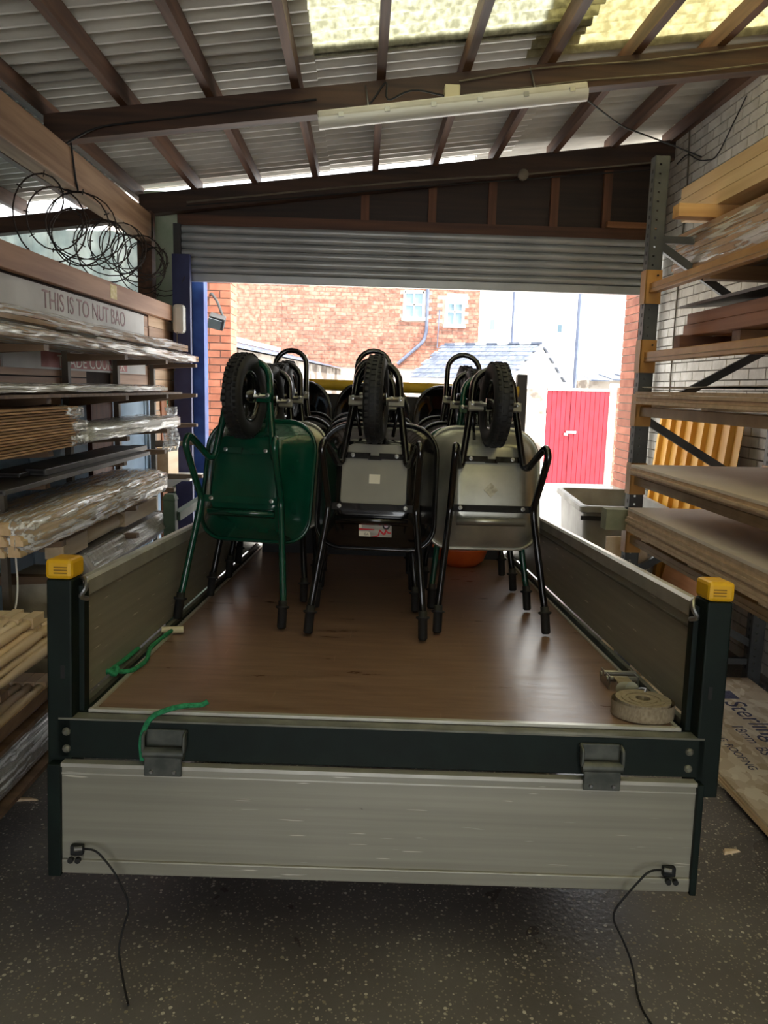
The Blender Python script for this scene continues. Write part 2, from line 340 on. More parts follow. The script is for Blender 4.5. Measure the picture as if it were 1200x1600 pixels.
# roof: beams, joists, corrugated sheets
def zr(x): return 3.70+.13*x
ROOFM = mat('fibre_cement_sheet',(192,190,182),(226,225,218),rough=.36,scale=3,stretch=(.6,3,1),bump=.1)
CLEAR = translucent_mat('yellowed_clear_sheet',(180,179,162),(216,215,200),.8,30)
CLEARY = translucent_mat('aged_yellow_sheet',(186,180,150),(216,211,184),.8,24)
ceil = thing('ceiling',None,None); struct(ceil,'corrugated lean-to roof on dark timber joists')
PER=.13
def corr(name, x0,x1,y0,y1,m, dz=0, amp=.031, par=ceil):
    mb=MB(); nseg=int(round((y1-y0)/PER))*8; nx=4
    for sgn,off in ((1,0),(-1,.007)):
        for j in range(nseg+1):
            y=y0+(y1-y0)*j/nseg; c=amp*math.cos(2*math.pi*y/PER)
            for i in range(nx+1):
                x=x0+(x1-x0)*i/nx; mb.v.append((x,y,zr(x)+c+off+dz+.031))
    A=(nseg+1)*(nx+1)
    for j in range(nseg):
        for i in range(nx):
            a=j*(nx+1)+i; mb.f.append((a,a+nx+1,a+nx+2,a+1)); mb.f.append((A+a,A+a+1,A+a+nx+2,A+a+nx+1))
    for j in range(nseg):
        for i in (0,nx):
            a=j*(nx+1)+i; mb.f.append((a,a+nx+1,A+a+nx+1,A+a))
    for i in range(nx):
        for j in (0,nseg):
            a=j*(nx+1)+i; mb.f.append((a,a+1,A+a+1,A+a))
    return mb.build(name,m,par,smooth=True)
PITCH_Y=1.17
def rows(y1):
    y=y1; out=[]
    while y>-5.3: out.append((y-PITCH_Y-.13,y)); y-=PITCH_Y  # roof carried on unseen behind the camera to cut rear light
    return out
for x0,x1,top,clear in ((-4.6,-2.45,7.19,()),(-2.5,-.31,7.19,()),(-.34,1.27,7.19,(2,3,4,5,6,7)),(.98,2.72,7.57,(2,3,4,5,6,7))):  # clear rows behind the camera are unseen, added to brighten the interior
    for k,(a,b) in enumerate(rows(top)):
        isc = k in clear
        corr('clear_sheet' if isc else 'corrugated_sheet', x0,x1,a,b, (CLEAR if x0<.5 else CLEARY) if isc else ROOFM, dz=.012*(k%2)+(.02 if x0>.5 else 0)+(.01 if -1<x0<.5 else 0))
for k in range(-6,9):
    x=-1.43+.503*k
    MB().box(-.025,.025,-5.2,7.05,-.11,0).build('joist',DWOODY,ceil,loc=(x,0,zr(x)-.004))
def cross(y0,y1,x0,x1,lo,hi,m=DWOOD):
    mb=MB(); a=lambda x,z:(x,z+.13*x)
    return mb.prism([a(x0,lo),a(x1,lo),a(x1,hi),a(x0,hi)],'y',y0,y1).build('cross_beam',m,ceil)
cross(4.88,4.98,-1.9,2.62,3.43,3.585); cross(1.9,2.0,-1.9,2.62,3.43,3.585); cross(-4.1,-4.0,-1.9,2.62,3.43,3.585); cross(-1.1,-1.0,-1.9,2.62,3.43,3.585)
cross(6.84,6.95,-1.9,2.62,3.435,3.60)
cross(6.84,6.95,-4.6,-1.9,3.40,3.53)
# plate beam on the left with its posts
PLATE = wood('weathered_plate_beam',(130,98,70),(168,136,104),'y')
MB().box(-1.88,-1.76,-5.1,6.73,2.95,3.17).build('plate_beam',PLATE,ceil,bevel=.006)
for y in (6.74,.2,-5.0): MB().box(-1.88,-1.76,y-.06,y+.06,0,3.19 if y>6 else 2.95).build('post',DWOODY,ceil)

# wall with the roller shutter
wf = MB().box(-1.62,2.62,7.0,7.06,3.13,3.40).build('wall_front', wood('dark_header_boards',(38,26,20),(58,40,30),'x')); struct(wf,'dark timber gable panel above the roller shutter')
MB().prism([(-1.3,3.40),(2.62,3.40),(2.62,3.84),(-1.3,3.42)],'y',7.0,7.06).build('gable_board',MATS['dark_header_boards'],wf)
STUD = wood('brown_stud',(92,56,36),(122,80,54),'z')
for x in (.0,.58,1.1,1.64,2.1): MB().box(x-.035,x+.035,6.95,7.0,3.225,3.50+.13*x).build('stud',STUD,wf)
MB().box(-1.6,2.6,6.93,7.0,3.125,3.225).build('header_rail',wood('brown_rail',(74,44,30),(104,66,44),'x'),wf)
MB().box(2.1,2.6,6.90,6.95,3.225,3.275).build('offcut_rail',wood('light_rail',(140,92,56),(170,120,80),'x'),wf)
for i in range(12):
    x=-4.5+.22*i
    MB().prism([(x,7.02),(x+.05,6.985),(x+.10,6.985),(x+.15,7.02),(x+.22,7.02),(x+.22,7.03),(x+.14,7.03),(x+.10,6.995),(x+.05,6.995),(x,7.03)],'z',0,3.08).build('white_sheet', MATS.get('milky_sheet') or translucent_mat('milky_sheet',(196,206,204),(230,236,232),.55,6), wf)
MB().box(-1.9,-1.62,7.0,7.05,0,3.42).build('green_panel', mat('pale_green_sheet',(150,166,138),(184,196,172),rough=.7,scale=4), wf)
wl_ = MB().box(-4.75,-4.6,-6,7.1,0,3.2).build('wall_outer', mat('bay_boarding',(110,100,88),(140,130,116),rough=.9)); struct(wl_,'unseen boarded wall added to close the neighbouring bay to light')  # out-of-view wall put in to keep light out of the side bay

wre = MB().box(-4.7,-1.6,-6.0,-5.9,0,3.1).box(2.0,2.63,-6.0,-5.9,0,3.8).box(-1.6,2.0,-6.0,-5.9,2.9,3.45).build('wall_rear', mat('rear_boarding',(150,140,124),(176,166,150),rough=.9)); struct(wre,'unseen boarded rear wall with a wide doorway added for light')  # out-of-view wall, its opening shaped to set the light from behind
# roller shutter, part raised
sh = thing('door_1',None,None); struct(sh,'grey steel roller shutter half raised above the doorway')
SLAT = mat('shutter_slat',(158,162,164),(178,182,184),rough=.35,metal=.35,scale=3)
prof=[]
for k in range(9):
    t=k/8; prof.append((6.90-.022*math.sin(math.pi*t), .002+t*.064))
prof+= [(6.925,.066),(6.925,.002)]
slat = MB().prism(prof,'x',-1.58,2.5).mesh('slat',SLAT,True)
for k in range(6): o=link('slat',slat,sh,(0,0,2.735+.066*k)); smooth_by_angle(o,50)
MB().box(-1.58,2.5,6.88,6.93,2.665,2.735).build('bottom_bar',SLAT,sh,bevel=.006)
MB().box(-1.62,-1.56,6.84,6.96,2.86,3.13).build('side_plate',mat('grey_dark_steel',(52,52,52),rough=.6),sh)
MB().box(2.5,2.56,6.84,6.96,2.86,3.13).build('side_plate',MATS['grey_dark_steel'],sh)
MB().box(2.50,2.56,6.86,6.96,0,2.86).build('guide_channel',MATS['grey_dark_steel'],sh)
# blue column left of the doorway, its shade and door light coloured in
BLUE_SHADED = mat('blue_paint_shaded',(34,40,84),(44,52,100),rough=.55)
c1 = thing('trim_1',None,None); struct(c1,'blue steel column beside the doorway, shaded front and daylit rear coloured in')
MB().box(-1.60,-1.455,6.70,6.76,0,2.86).build('front_flange',BLUE_SHADED,c1)
MB().box(-1.56,-1.50,6.76,7.0,0,2.86).build('web',BLUE_SHADED,c1)
MB().box(-1.62,-1.40,7.0,7.16,0,2.72).build('rear_flange',BLUE_LIT,c1)
# ------------------------------------------------------------------ outside the doorway
RBR = mat('red_brick',(122,78,62),(164,118,100),rough=.85,scale=9,rand=.3,bump=.2)
RBR2 = mat('orange_brick',(150,88,66),(176,112,88),rough=.85,scale=9,rand=.16,bump=.2)
MORT = mat('pale_mortar',(168,152,138),(184,168,154),rough=.95)
RENDER = mat('white_render',(228,226,220),(240,238,234),rough=.9,scale=2)
PEEL = mat('peeling_render',(92,82,74),(162,154,144),rough=.95,scale=2.2,detail=8,lo=.42,hi=.55)
SLATE = mat('roof_slate',(66,74,90),(100,108,124),rough=.5,scale=6,rand=.2)
def xbricks(parent, m, x0,x1,z0,z1,y, bl,bh,jt, limit, dep=.02, key=None, hide=None):
    sp=brick_field(None,'',m,x0,x1,z0,z1,None,bl,bh,jt,hide=hide)
    if key: sp.sort(key=key)
    cache={}
    for (u,z,l) in sp[:limit]:
        k=round(l,3)
        if k not in cache: cache[k]=MB().box(0,l,-dep,0,0,bh).mesh('brick',m)
        link('brick',cache[k],parent,(u,y,z))
    if sp[limit:]:
        mb=MB()
        for (u,z,l) in sp[limit:]: mb.box(u,u+l,y-dep,y,z,z+bh)
        tag(mb.build('more_bricks',m,parent),kind='stuff')
# brick house
hb = thing('brick_house','red brick house end wall with two small windows beyond the lean-to roof','house')
MB().box(-6.5,3.1,21.0,23,0,6.2).build('wall',MORT,hb)
wins=((1.10,1.60,3.66,4.36),(2.22,2.66,3.50,4.22))
xbricks(hb,RBR,-3.7,3.1,2.35,5.2,21.0,.27,.088,.014,300,key=lambda s:(s[1]>4.65, s[1]<2.7, abs(s[0]-.2)), hide=lambda x,z:any(a-.12<x<b+.12 and c-.05<z<d+.05 for a,b,c,d in wins))
for a,b,c,d in wins:
    f=MB().box(a-.04,a+.03,20.95,21.02,c,d).box(b-.03,b+.04,20.95,21.02,c,d).box(a,b,20.95,21.02,d-.06,d+.02).box(a-.08,b+.08,20.93,21.02,c-.06,c+.03).box((a+b)/2-.02,(a+b)/2+.02,20.955,21.02,c,d).box(a,b,20.955,21.02,(c+d)/2-.02,(c+d)/2+.02).build('window_frame',WHITEP,hb)
    MB().box(a,b,20.985,20.998,c,d).build('pane',mat('pale_glass',(110,134,146),rough=.1),f)
MB().box(2.2,2.72,20.6,20.64,4.02,4.28,Matrix.Rotation(0,4,'X')).build('open_sash',WHITEP,hb)
PIPE = mat('grey_downpipe',(84,92,112),(100,108,128),rough=.5)
MB().tube(bend([(1.70,20.93,6),(1.70,20.93,3.3),(1.62,20.9,3.05),(.95,20.9,2.45)],.1),.045,8).build('downpipe',PIPE,hb,True)
MB().tube([(2.03,20.95,3.9),(2.0,20.95,2.9)],.015,6).build('cable',PIPE,hb)
# white house
hw = thing('white_house','sunlit white rendered house with grey downpipes above the red gate','house')
MB().box(3.1,7.0,21.3,26,0,7).build('wall',RENDER,hw)
MB().box(5.6,11,20.2,26,0,5.0).build('side_wing',RENDER,hw)
for x,y,zb in ((4.06,21.24,2.8),(5.55,20.14,1.2)): MB().tube([(x,y,7 if x<5 else 4.6),(x,y,zb)],.055 if x>5 else .035,8).build('downpipe',PIPE,hw,True)
MB().bar((5.5,20.12,4.42),(11,20.12,4.42),.1,.09).build('gutter',PIPE,hw)
for a,b,c,d,y in ((3.42,3.60,3.42,3.82,21.3),(5.27,5.44,3.4,3.72,21.3)):
    f=MB().box(a,b,y-.03,y+.02,c,d).build('window_frame',WHITEP,hw); MB().box(a+.03,b-.03,y-.04,y-.03,c+.03,d-.1).build('pane',MATS['pale_glass'],f)
# lean-to with peeling wall on the left of the lane
lt = thing('lean_to','peeling rendered lean-to with slate roof running back along the lane','outbuilding')
A=Vector((-1.78,9.3,0)); B=Vector((-.55,20.4,0)); dv=(B-A).normalized(); nv=Vector((-dv.y,dv.x,0))
def along(t,off,z): p=A+(B-A)*t+nv*off; return (p.x,p.y,z)
MB().loft([[along(0,0,0),along(1,0,0),along(1,1.6,0),along(0,1.6,0)],[along(0,0,2.26),along(1,0,2.26),along(1,1.6,2.62),along(0,1.6,2.62)]]).build('wall',PEEL,lt)
nrow=5; ncol=22
for r in range(nrow):
    for c in range(ncol):
        t0=(c+.5*(r%2))/ncol; t1=min(1.0,t0+.98/ncol)
        if t0>=1: continue
        o0=-.12+r*.34; o1=o0+.42; z0=2.25+.225*(o0+.12)+.012; z1=2.25+.225*(o1+.12)
        if r==nrow-1: z1=min(z1,z1)
        MB().loft([[along(t0,o0,z0),along(t1,o0,z0),along(t1,o1,z1),along(t0,o1,z1)],[along(t0,o0,z0+.018),along(t1,o0,z0+.018),along(t1,o1,z1+.018),along(t0,o1,z1+.018)]]).build('slate',SLATE,lt)
MB().bar(along(0,1.62,2.72),along(1,1.62,2.72),.06,.10).build('flashing',mat('lead_flashing',(168,180,188),rough=.6),lt)
# outhouse with gable and slate roof
oh = thing('outhouse','small white gabled outhouse with blue grey slate roof behind the red gate','outbuilding')
G=Vector((4.16,18.2,0)); rd=Vector((-.82,.57,0)); gd_=Vector((.57,.82,0)); hwid=1.58; RL=2.6; ze,za=2.08,2.88
def oc(a,b,z): p=G+rd*a+gd_*b; return (p.x,p.y,z)
MB().add([oc(0,-hwid,0),oc(0,hwid,0),oc(0,hwid,ze),oc(0,0,za),oc(0,-hwid,ze),oc(RL,-hwid,0),oc(RL,hwid,0),oc(RL,hwid,ze),oc(RL,0,za),oc(RL,-hwid,ze)],
  [(0,1,2,3,4),(9,8,7,6,5),(0,4,9,5),(1,6,7,2),(2,7,8,3),(3,8,9,4)]).build('wall',RENDER,oh)
for side in (-1,1):
    for r in range(8):
        for c in range(14):
            a0=-.06+(c+.5*(r%2))*RL/14; a1=a0+RL/14*.96
            if a0>RL: continue
            f0=1.06-r*.135; f1=f0-.16
            P=lambda a,f,dz: oc(a,side*hwid*f,za-(za-ze)*f+.02+dz)
            f1=max(f1,0)
            if side>0 and (r%2): pass
            MB().loft([[P(a0,f0,.012),P(a1,f0,.012),P(a1,f1,0),P(a0,f1,0)],[P(a0,f0,.03),P(a1,f0,.03),P(a1,f1,.018),P(a0,f1,.018)]]).build('slate',SLATE,oh)
for k in range(9):
    MB().bar(oc(-.05+k*RL/9,0,za+.05),oc(-.05+(k+.93)*RL/9,0,za+.05),.12,.05).build('ridge_tile',RENDER if k%2 else SLATE,oh)
MB().bar(oc(-.03,-.75*hwid,1.75),oc(-.03,-.75*hwid,2.15),.02,.3,up=tuple(gd_)).build('vent_grille',mat('green_pane',(70,150,120),rough=.5),oh)
# yard wall, gate, pier
yw = MB().box(2.35,3.56,15.0,15.22,0,1.86).build('rendered_wall',PEEL); tag(yw,'stained grey rendered yard wall left of the red gate','wall')
gt = thing('plank_gate','red painted double plank gate with a steel hasp','gate',(3.62,15.02,0))
REDP = mat('red_gate_paint',(142,12,30),(160,22,42),rough=.5,scale=4,rand=.06)
npl=13
for k in range(npl):
    x=k*1.22/npl; MB().box(x+.004,x+1.22/npl-.004,(-.012 if k>4 else 0),.025,.03,1.84).build('plank',REDP,gt)
MB().box(.0,1.22,.026,.03,.03,1.84).build('backing',mat('dark_red_backing',(84,10,22),rough=.8),gt)
MB().box(0,1.22,.03,.06,.3,.42).box(0,1.22,.03,.06,1.4,1.52).build('ledge_rail',REDP,gt)
MB().box(.40,.60,-.04,-.012,1.02,1.07).box(.36,.44,-.035,0,.98,1.03).build('hasp',STEEL,gt)
MB().box(0,1.24,-.02,.1,1.845,1.90).build('top_rail',mat('grey_cap',(150,140,136),rough=.8),gt)
ps = MB().box(4.86,4.97,14.98,15.12,0,2.0).build('gate_post',RENDER,bevel=.01); tag(ps,'slim white gate post between red gate and brick pier','post')
pr = MB().box(4.98,5.44,15.02,15.3,0,1.93).build('brick_pier',MORT); tag(pr,'weathered red brick garden pier right of the gate','pier')
xbricks(pr,RBR,4.98,5.44,.02,1.93,15.02,.215,.068,.012,200)
MB().box(4.98,5.44,14.95,15.35,1.935,2.0).build('coping',RENDER,pr)
p2 = MB().box(5.45,5.62,14.98,15.3,0,1.92).build('gate_post',RENDER); tag(p2,'broad white post right of the brick pier','post')
ns = thing('ruined_shed','tumbledown grey shed roof beyond the brick pier','outbuilding')
MB().box(5.0,7.4,17,18,0,2.1).build('wall',PEEL,ns)
for k in range(5): MB().cbox((5.2+.42*k,17.2,2.15+.02*(k%3)),(.40,1.1,.03),(.12,.03*(k%2),.1*(k%3-1))).build('slate',SLATE,ns)
# brick jambs close outside the doorway
j1 = MB().box(-2.6,-1.37,8.2,8.6,0,3.6).build('brick_pier',MORT); tag(j1,'orange brick pier just outside the doorway behind the blue column','pier')
xbricks(j1,RBR2,-2.03,-1.362,.35,3.0,8.58,.215,.065,.010,200,dep=.392)
j2 = MB().box(2.545,2.85,7.2,7.6,0,3.6).build('brick_pier',MORT); tag(j2,'narrow red brick doorway jamb behind the racking upright','pier')
xbricks(j2,RBR2,2.535,2.85,.9,3.0,7.58,.215,.065,.010,100,dep=.392)
# floodlight on the left pier
fl_ = thing('floodlight','black outdoor floodlight on a bracket above the doorway pier','lamp',(-1.47,8.05,2.60))
DARKM = MATS['grey_dark_steel']
MB().tube(bend([(-.10,.13,.10),(-.06,.0,.10),(.0,-.02,.02),(.06,-.05,-.13)],.03),.014,8).build('bracket',DARKM,fl_,True)
MB().cbox((.0,-.06,-.18),(.16,.10,.13),(.5,.25,.1)).build('housing',DARKM,fl_,bevel=.01)
MB().cbox((-.015,-.115,-.21),(.13,.012,.10),(.5,.25,.1)).build('lens',mat('lamp_glass',(90,96,100),rough=.2),fl_)
# ------------------------------------------------------------------ flatbed trailer (local frame: x right, y towards the doorway, z up from the deck)
TY, TP = R(1.464), R(-3.305)
TM = Matrix.Translation((.10,2.31,.755)) @ Matrix.Rotation(-TY,4,'Z') @ Matrix.Rotation(TP,4,'X') @ Matrix.Rotation(R(.6),4,'Y')
TMI = TM.inverted()
tr = thing('trailer','green framed flatbed trailer with aluminium dropsides and lowered tailboard','trailer',mw=TM)
ALUX = alu_mat('alu_tailboard',(154,151,138),(174,171,157),'x'); ALUY = alu_mat('alu_dropside',(156,152,138),(172,168,154),'y')
ALUB = mat('bright_alu_trim',(196,194,184),(214,212,202),rough=.35,metal=.5)
TRIM = mat('dull_alu_trim',(104,104,94),(128,128,116),rough=.5,metal=.4,scale=12)
MB().box(-.93,.93,.02,3.62,-.02,0).build('deck',deck_mat(),tr)
for s in (-1,1):
    MB().box(min(s*.93,s*1.0),max(s*.93,s*1.0),0,3.64,-.04,-.004).build('deck_edge',DGREEN,tr)
    MB().box(min(s*.928,s*.94),max(s*.928,s*.94),.0,3.62,-.004,.008).build('edge_strip',ALUB,tr)
    MB().box(min(s*.965,s*.985),max(s*.965,s*.985),.06,3.6,-.004,.014).build('panel_hinge_rail',TRIM,tr)
MB().box(-.945,.945,-.002,.018,-.004,.006).build('edge_strip',ALUB,tr)
MB().box(-1.025,1.005,-.05,0,-.135,-.012).build('rear_crossbeam',DGREEN,tr,bevel=.003)
MB().box(-1.02,1.0,-.052,.0,-.012,-.006).build('beam_lip',TRIM,tr)
for s in (-1,1):                                  # dropsides
    p=MB().box(min(s*.99,s*1.012),max(s*.99,s*1.012),.055,3.6,.02,.385).build('side_panel',ALUY,tr)
    mb=MB().prism([(s*.982,.352),(s*.990,.345),(s*1.02,.345),(s*1.02,.40),(s*1.012,.41),(s*.99,.41),(s*.980,.40)],'y',.05,3.6); mb.build('top_rail',ALUB,p)
    if s>0: MB().box(.984,.99,.055,3.6,.31,.318).build('groove_bead',TRIM,p)
    po=MB().box(min(s*.978,s*1.055),max(s*.978,s*1.055),-.05,.05,-.20,.43).build('corner_post',DGREEN,tr,bevel=.006)
    MB().box(min(s*.962,s*.978),max(s*.962,s*.978),.01,.05,-.02,.40).build('post_flange',DGREEN,po)
    cp=MB().box(min(s*.976,s*1.058),max(s*.976,s*1.058),-.053,.053,.43,.492).build('post_cap',YELLOW,po,bevel=.012)
    mk=MB()
    for k in range(3): mk.box(min(s*.99,s*1.03),max(s*.99,s*1.03),-.0545,-.0538,.448+.009*k,.452+.009*k)
    mk.build('cap_print',mat('faint_print',(150,110,20),rough=.6),cp)
    MB().tube(bend([(s*.975,.03,.42),(s*.95,.0,.425),(s*.945,-.015,.40),(s*.965,-.02,.37),(s*.95,.01,.36)],.015,4),.008,8).build('latch_hook',STEEL,po,True)
    MB().box(min(s*1.0,s*1.012),max(s*1.0,s*1.012),-.0515,-.05,.12,.16).build('slot',RUBBER,po)
    for z in (-.05,-.105):
        MB().lathe([(.013,0),(.012,.006),(.006,.011)],12,Matrix.Translation((s*.975-.02,-.05,z))@Matrix.Rotation(R(90),4,'X')).build('bolt',TRIM,tr)
# lowered tailboard
tb=MB().box(-1.0,.975,-.075,-.052,-.492,-.140).build('tailboard',ALUX,tr)
MB().box(-1.0,.975,-.084,-.052,-.497,-.452).build('bottom_rail',ALUX,tb,bevel=.004)
MB().box(-1.0,.975,-.084,-.052,-.150,-.138).build('top_lip',ALUB,tb)
MB().box(-1.0,.975,-.0775,-.075,-.176,-.171).build('bead',ALUB,tb)
for x0,x1 in ((-1.04,-1.0),(.975,.995)): MB().box(x0,x1+.0,-.09,-.05,-.505,-.142).build('end_channel',DGREEN,tb,bevel=.003)
for s,x0 in ((-1,-.745),(1,.61)):
    h=thing('hinge',None,None); h.parent=tr
    HM=mat('worn_hinge_steel',(70,74,70),(96,98,92),rough=.45,metal=.4,scale=20)
    MB().box(x0,x0+.125,-.062,-.05,-.10,-.03).build('upper_leaf',HM,h,bevel=.003)
    MB().box(x0+.005,x0+.12,-.098,-.09,-.165,-.105).build('lower_leaf',HM,h,bevel=.003)
    MB().tube([(x0,-.085,-.095),(x0+.125,-.085,-.095)],.017,10).build('knuckle',HM,h,True)
    MB().tube(bend([(x0,-.06,-.035),(x0,-.09,-.04),(x0,-.09,-.09)],.01),.006,6).build('rib',HM,h)
    MB().tube(bend([(x0+.125,-.06,-.035),(x0+.125,-.09,-.04),(x0+.125,-.09,-.09)],.01),.006,6).build('rib',HM,h)
    for dx in (.028,.098): MB().lathe([(.007,0),(.005,.005)],8,Matrix.Translation((x0+dx,-.098,-.15))@Matrix.Rotation(R(90),4,'X')).build('rivet',STEEL,h)
BLK=MATS['black_rubber']
for s,cx,cz,pth in ((-1,-.95,-.425,[(-.93,-.10,-.405),(-.88,-.12,-.395),(-.82,-.13,-.455),(-.765,-.14,-.56),(-.79,-.14,-.64),(-.80,-.15,-.70),(-.76,-.22,-.757),(-.72,-.30,-.762)]),
                    (1,.905,-.435,[(.885,-.10,-.415),(.83,-.12,-.405),(.77,-.13,-.47),(.715,-.13,-.55),(.755,-.14,-.62),(.79,-.15,-.70),(.78,-.24,-.758),(.80,-.34,-.763)])):
    cl=MB().box(cx-.02,cx+.02,-.095,-.074,cz-.008,cz+.024).build('cable_clamp',RUBBER,tb,bevel=.004)
    MB().lathe([(.009,0),(.009,.012)],10,Matrix.Translation((cx-.01,-.105,cz-.012))@Matrix.Rotation(R(90),4,'X')).lathe([(.009,0),(.009,.012)],10,Matrix.Translation((cx+.012,-.105,cz-.012))@Matrix.Rotation(R(90),4,'X')).build('nut',RUBBER,cl)
    MB().tube(bend([(cx,-.11,cz+.02)]+pth,.06,5),.0034,7).build('stay_cable',RUBBER,tb,True)
    MB().tube([(cx,-.11,cz+.022),pth[0]],.0075,8).build('ferrule',STEEL,tb)
# headboard
hd=MB().box(-1.0,.99,3.64,3.665,.05,1.20).build('headboard',mat('black_headboard',(24,22,22),(36,33,32),rough=.6),tr)
for s in (-1,1): 
    MB().box(s*1.03-.04,s*1.03+.04,3.61,3.69,-.05,1.40).build('headboard_post',mat('post_brown_black',(40,33,30),(56,46,42),rough=.5),tr,bevel=.004)
    MB().tube([(s*.96+.035*math.cos(a*math.pi/8),3.60,1.07+.045*math.sin(a*math.pi/8)) for a in range(16)],.009,6,closed=True).build('tie_ring',STEEL,tr,True)
MB().tube([(-1.0,3.6,1.265),(1.0,3.6,1.265)],.042,14).build('padded_bar',mat('yellow_pad',(186,150,20),(202,164,30),rough=.6),tr,True)
# chassis, axles, wheels, drawbar
for x in (-.62,.62): MB().box(x-.03,x+.03,.1,3.6,-.14,-.04).build('chassis_rail',DGREEN,tr)
for y in (.7,1.5,2.3,3.1): MB().box(-.98,.98,y-.03,y+.03,-.09,-.02).build('cross_member',DGREEN,tr)
tyre=[(.16,-.07),(.24,-.075),(.268,-.06),(.272,0),(.268,.06),(.24,.075),(.16,.07)]
for y in (1.65,2.25):
    MB().tube([(-.85,y,-.385),(.85,y,-.385)],.03,8).build('axle',DGREEN,tr)
    for s in (-1,1):
        zc=-.755+.0577*y+.272
        w=MB().lathe(tyre,28,Matrix.Translation((s*.86,y,zc))@Matrix.Rotation(R(90),4,'Y')).build('road_wheel',RUBBER,tr,True)
        MB().lathe([(.16,-.05),(.15,-.02),(.05,.0),(.05,.03)],20,Matrix.Translation((s*.86,y,zc))@Matrix.Rotation(R(90*s),4,'Y')).build('wheel_rim',WHITEP,w,True)
MB().bar((-.5,3.6,-.12),(0,4.7,-.14),.08,.08).bar((.5,3.6,-.12),(0,4.7,-.14),.08,.08).build('drawbar',DGREEN,tr)
MB().lathe([(.10,-.03),(.11,0),(.10,.03)],18,Matrix.Translation((.12,4.45,-.755+.0577*4.45+.11))@Matrix.Rotation(R(90),4,'Y')).build('jockey_wheel',RUBBER,tr,True)
MB().tube([(.12,4.45,-.35),(.12,4.45,.15)],.025,10).build('jockey_tube',STEEL,tr,True)

# ------------------------------------------------------------------ wheelbarrows standing on their handles
TILT=R(-11)
CACHE={}
def cm(key, fn):
    if key not in CACHE: CACHE[key]=fn()
    return CACHE[key]
def tray_rings(k=1.0):
    out=[]
    for d,hx,lo,hi,r0,r1 in ((.022,.150,.545,.865,.03,.035),(.026,.166,.530,.880,.045,.05),(.040,.178,.518,.892,.055,.06),(.115,.226,.440,.938,.09,.10),(.19,.268,.402,.982,.115,.14),(.197,.282,.396,.996,.12,.15)):
        out.append([(x,d*(1-(.36*max(0,1-(l-lo)/.10) if d==.115 else 0)),l) for x,l in rrect(hx,lo,hi,r0,r1,7)])
    inner=[]
    for rg in reversed(out[1:]):
        inner.append([(x*.985,d+.004,.69+(l-.69)*.985) for x,d,l in rg])
    return out, inner
def tray_mesh(m):
    o,i=tray_rings(); return MB().loft(o+i).mesh('tray',m,True)
def rim_mesh(m):
    return MB().tube([(x,.197,l) for x,l in rrect(.283,.395,.997,.12,.15,7)],.0095,8,closed=True).mesh('tray_rim',m,True)
def frame_mesh(m, top):
    half=lambda s:[(s*.255,-.012,.09),(s*.249,-.005,.135),(s*.203,.0,.52),(s*.198,-.002,.575),(s*.205,-.09,.67),(s*.213,-.195,.795),(s*.207,-.18,.845),(s*.165,-.03,.765),(s*.147,-.012,.775),(s*.105,-.02,1.06),(s*.098,-.02,top-.09)]
    arc=[(.098*math.cos(a),-.02,top-.098+.098*math.sin(a)) for a in [math.pi*k/10 for k in range(11)]]
    a=bend(half(1),.055,5); b=bend(half(-1),.055,5)
    return MB().tube(a[:-1]+[Vector(p) for p in arc]+b[:-1][::-1],.0165,10).mesh('frame',m,True)
def grip_mesh(m):
    return MB().lathe([(.014,-.005),(.019,.0),(.021,.004),(.021,.085),(.031,.09),(.031,.098),(.020,.10),(.020,.122)],14).mesh('grip',m,True)
def tyre_mesh(m):
    pr=[(.118,-.028),(.135,-.040),(.168,-.043),(.186,-.036),(.194,-.020),(.196,0),(.194,.020),(.186,.036),(.168,.043),(.135,.040),(.118,.028)]
    return MB().lathe(pr+[pr[0]],40,Matrix.Rotation(R(90),4,'Y'),cap=False).mesh('tyre',m,True)
def tread_mesh(m):
    mb=MB()
    for k in range(44):
        a=2*math.pi*k/44
        for xc,of in ((-.024,0),(.0,.5),(.024,0)):
            an=a+of*2*math.pi/44; mt=Matrix.Rotation(an,4,'X')@Matrix.Translation((xc,0,.1945 if xc==0 else .190))@Matrix.Rotation((-.32 if xc>0 else .32) if xc else 0,4,'Y')
            mb.box(-.010,.010,-.008,.008,0,.006,mt)
    return mb.mesh('tread',m)
def wheel_rim_mesh(m):
    mb=MB().lathe([(.120,-.026),(.122,-.030),(.108,-.028),(.100,-.012),(.100,.012),(.108,.028),(.122,.030),(.120,.026),(.120,-.026)],28,Matrix.Rotation(R(90),4,'Y'),cap=False)
    mb.lathe([(.030,-.045),(.030,.045)],16,Matrix.Rotation(R(90),4,'Y'))
    for k in range(4):
        mb.cbox((0,.066*math.cos(k*math.pi/2),.066*math.sin(k*math.pi/2)),(.006,.085,.085),(k*math.pi/2,0,0))
    return mb.mesh('wheel_rim',m,True)
SHEENBR=mat('sheen_and_bracket_grey',(120,116,104),(136,132,118),rough=.45,metal=.2,scale=3)
PAPER=mat('paper_label',(214,206,184),(226,220,200),rough=.7)
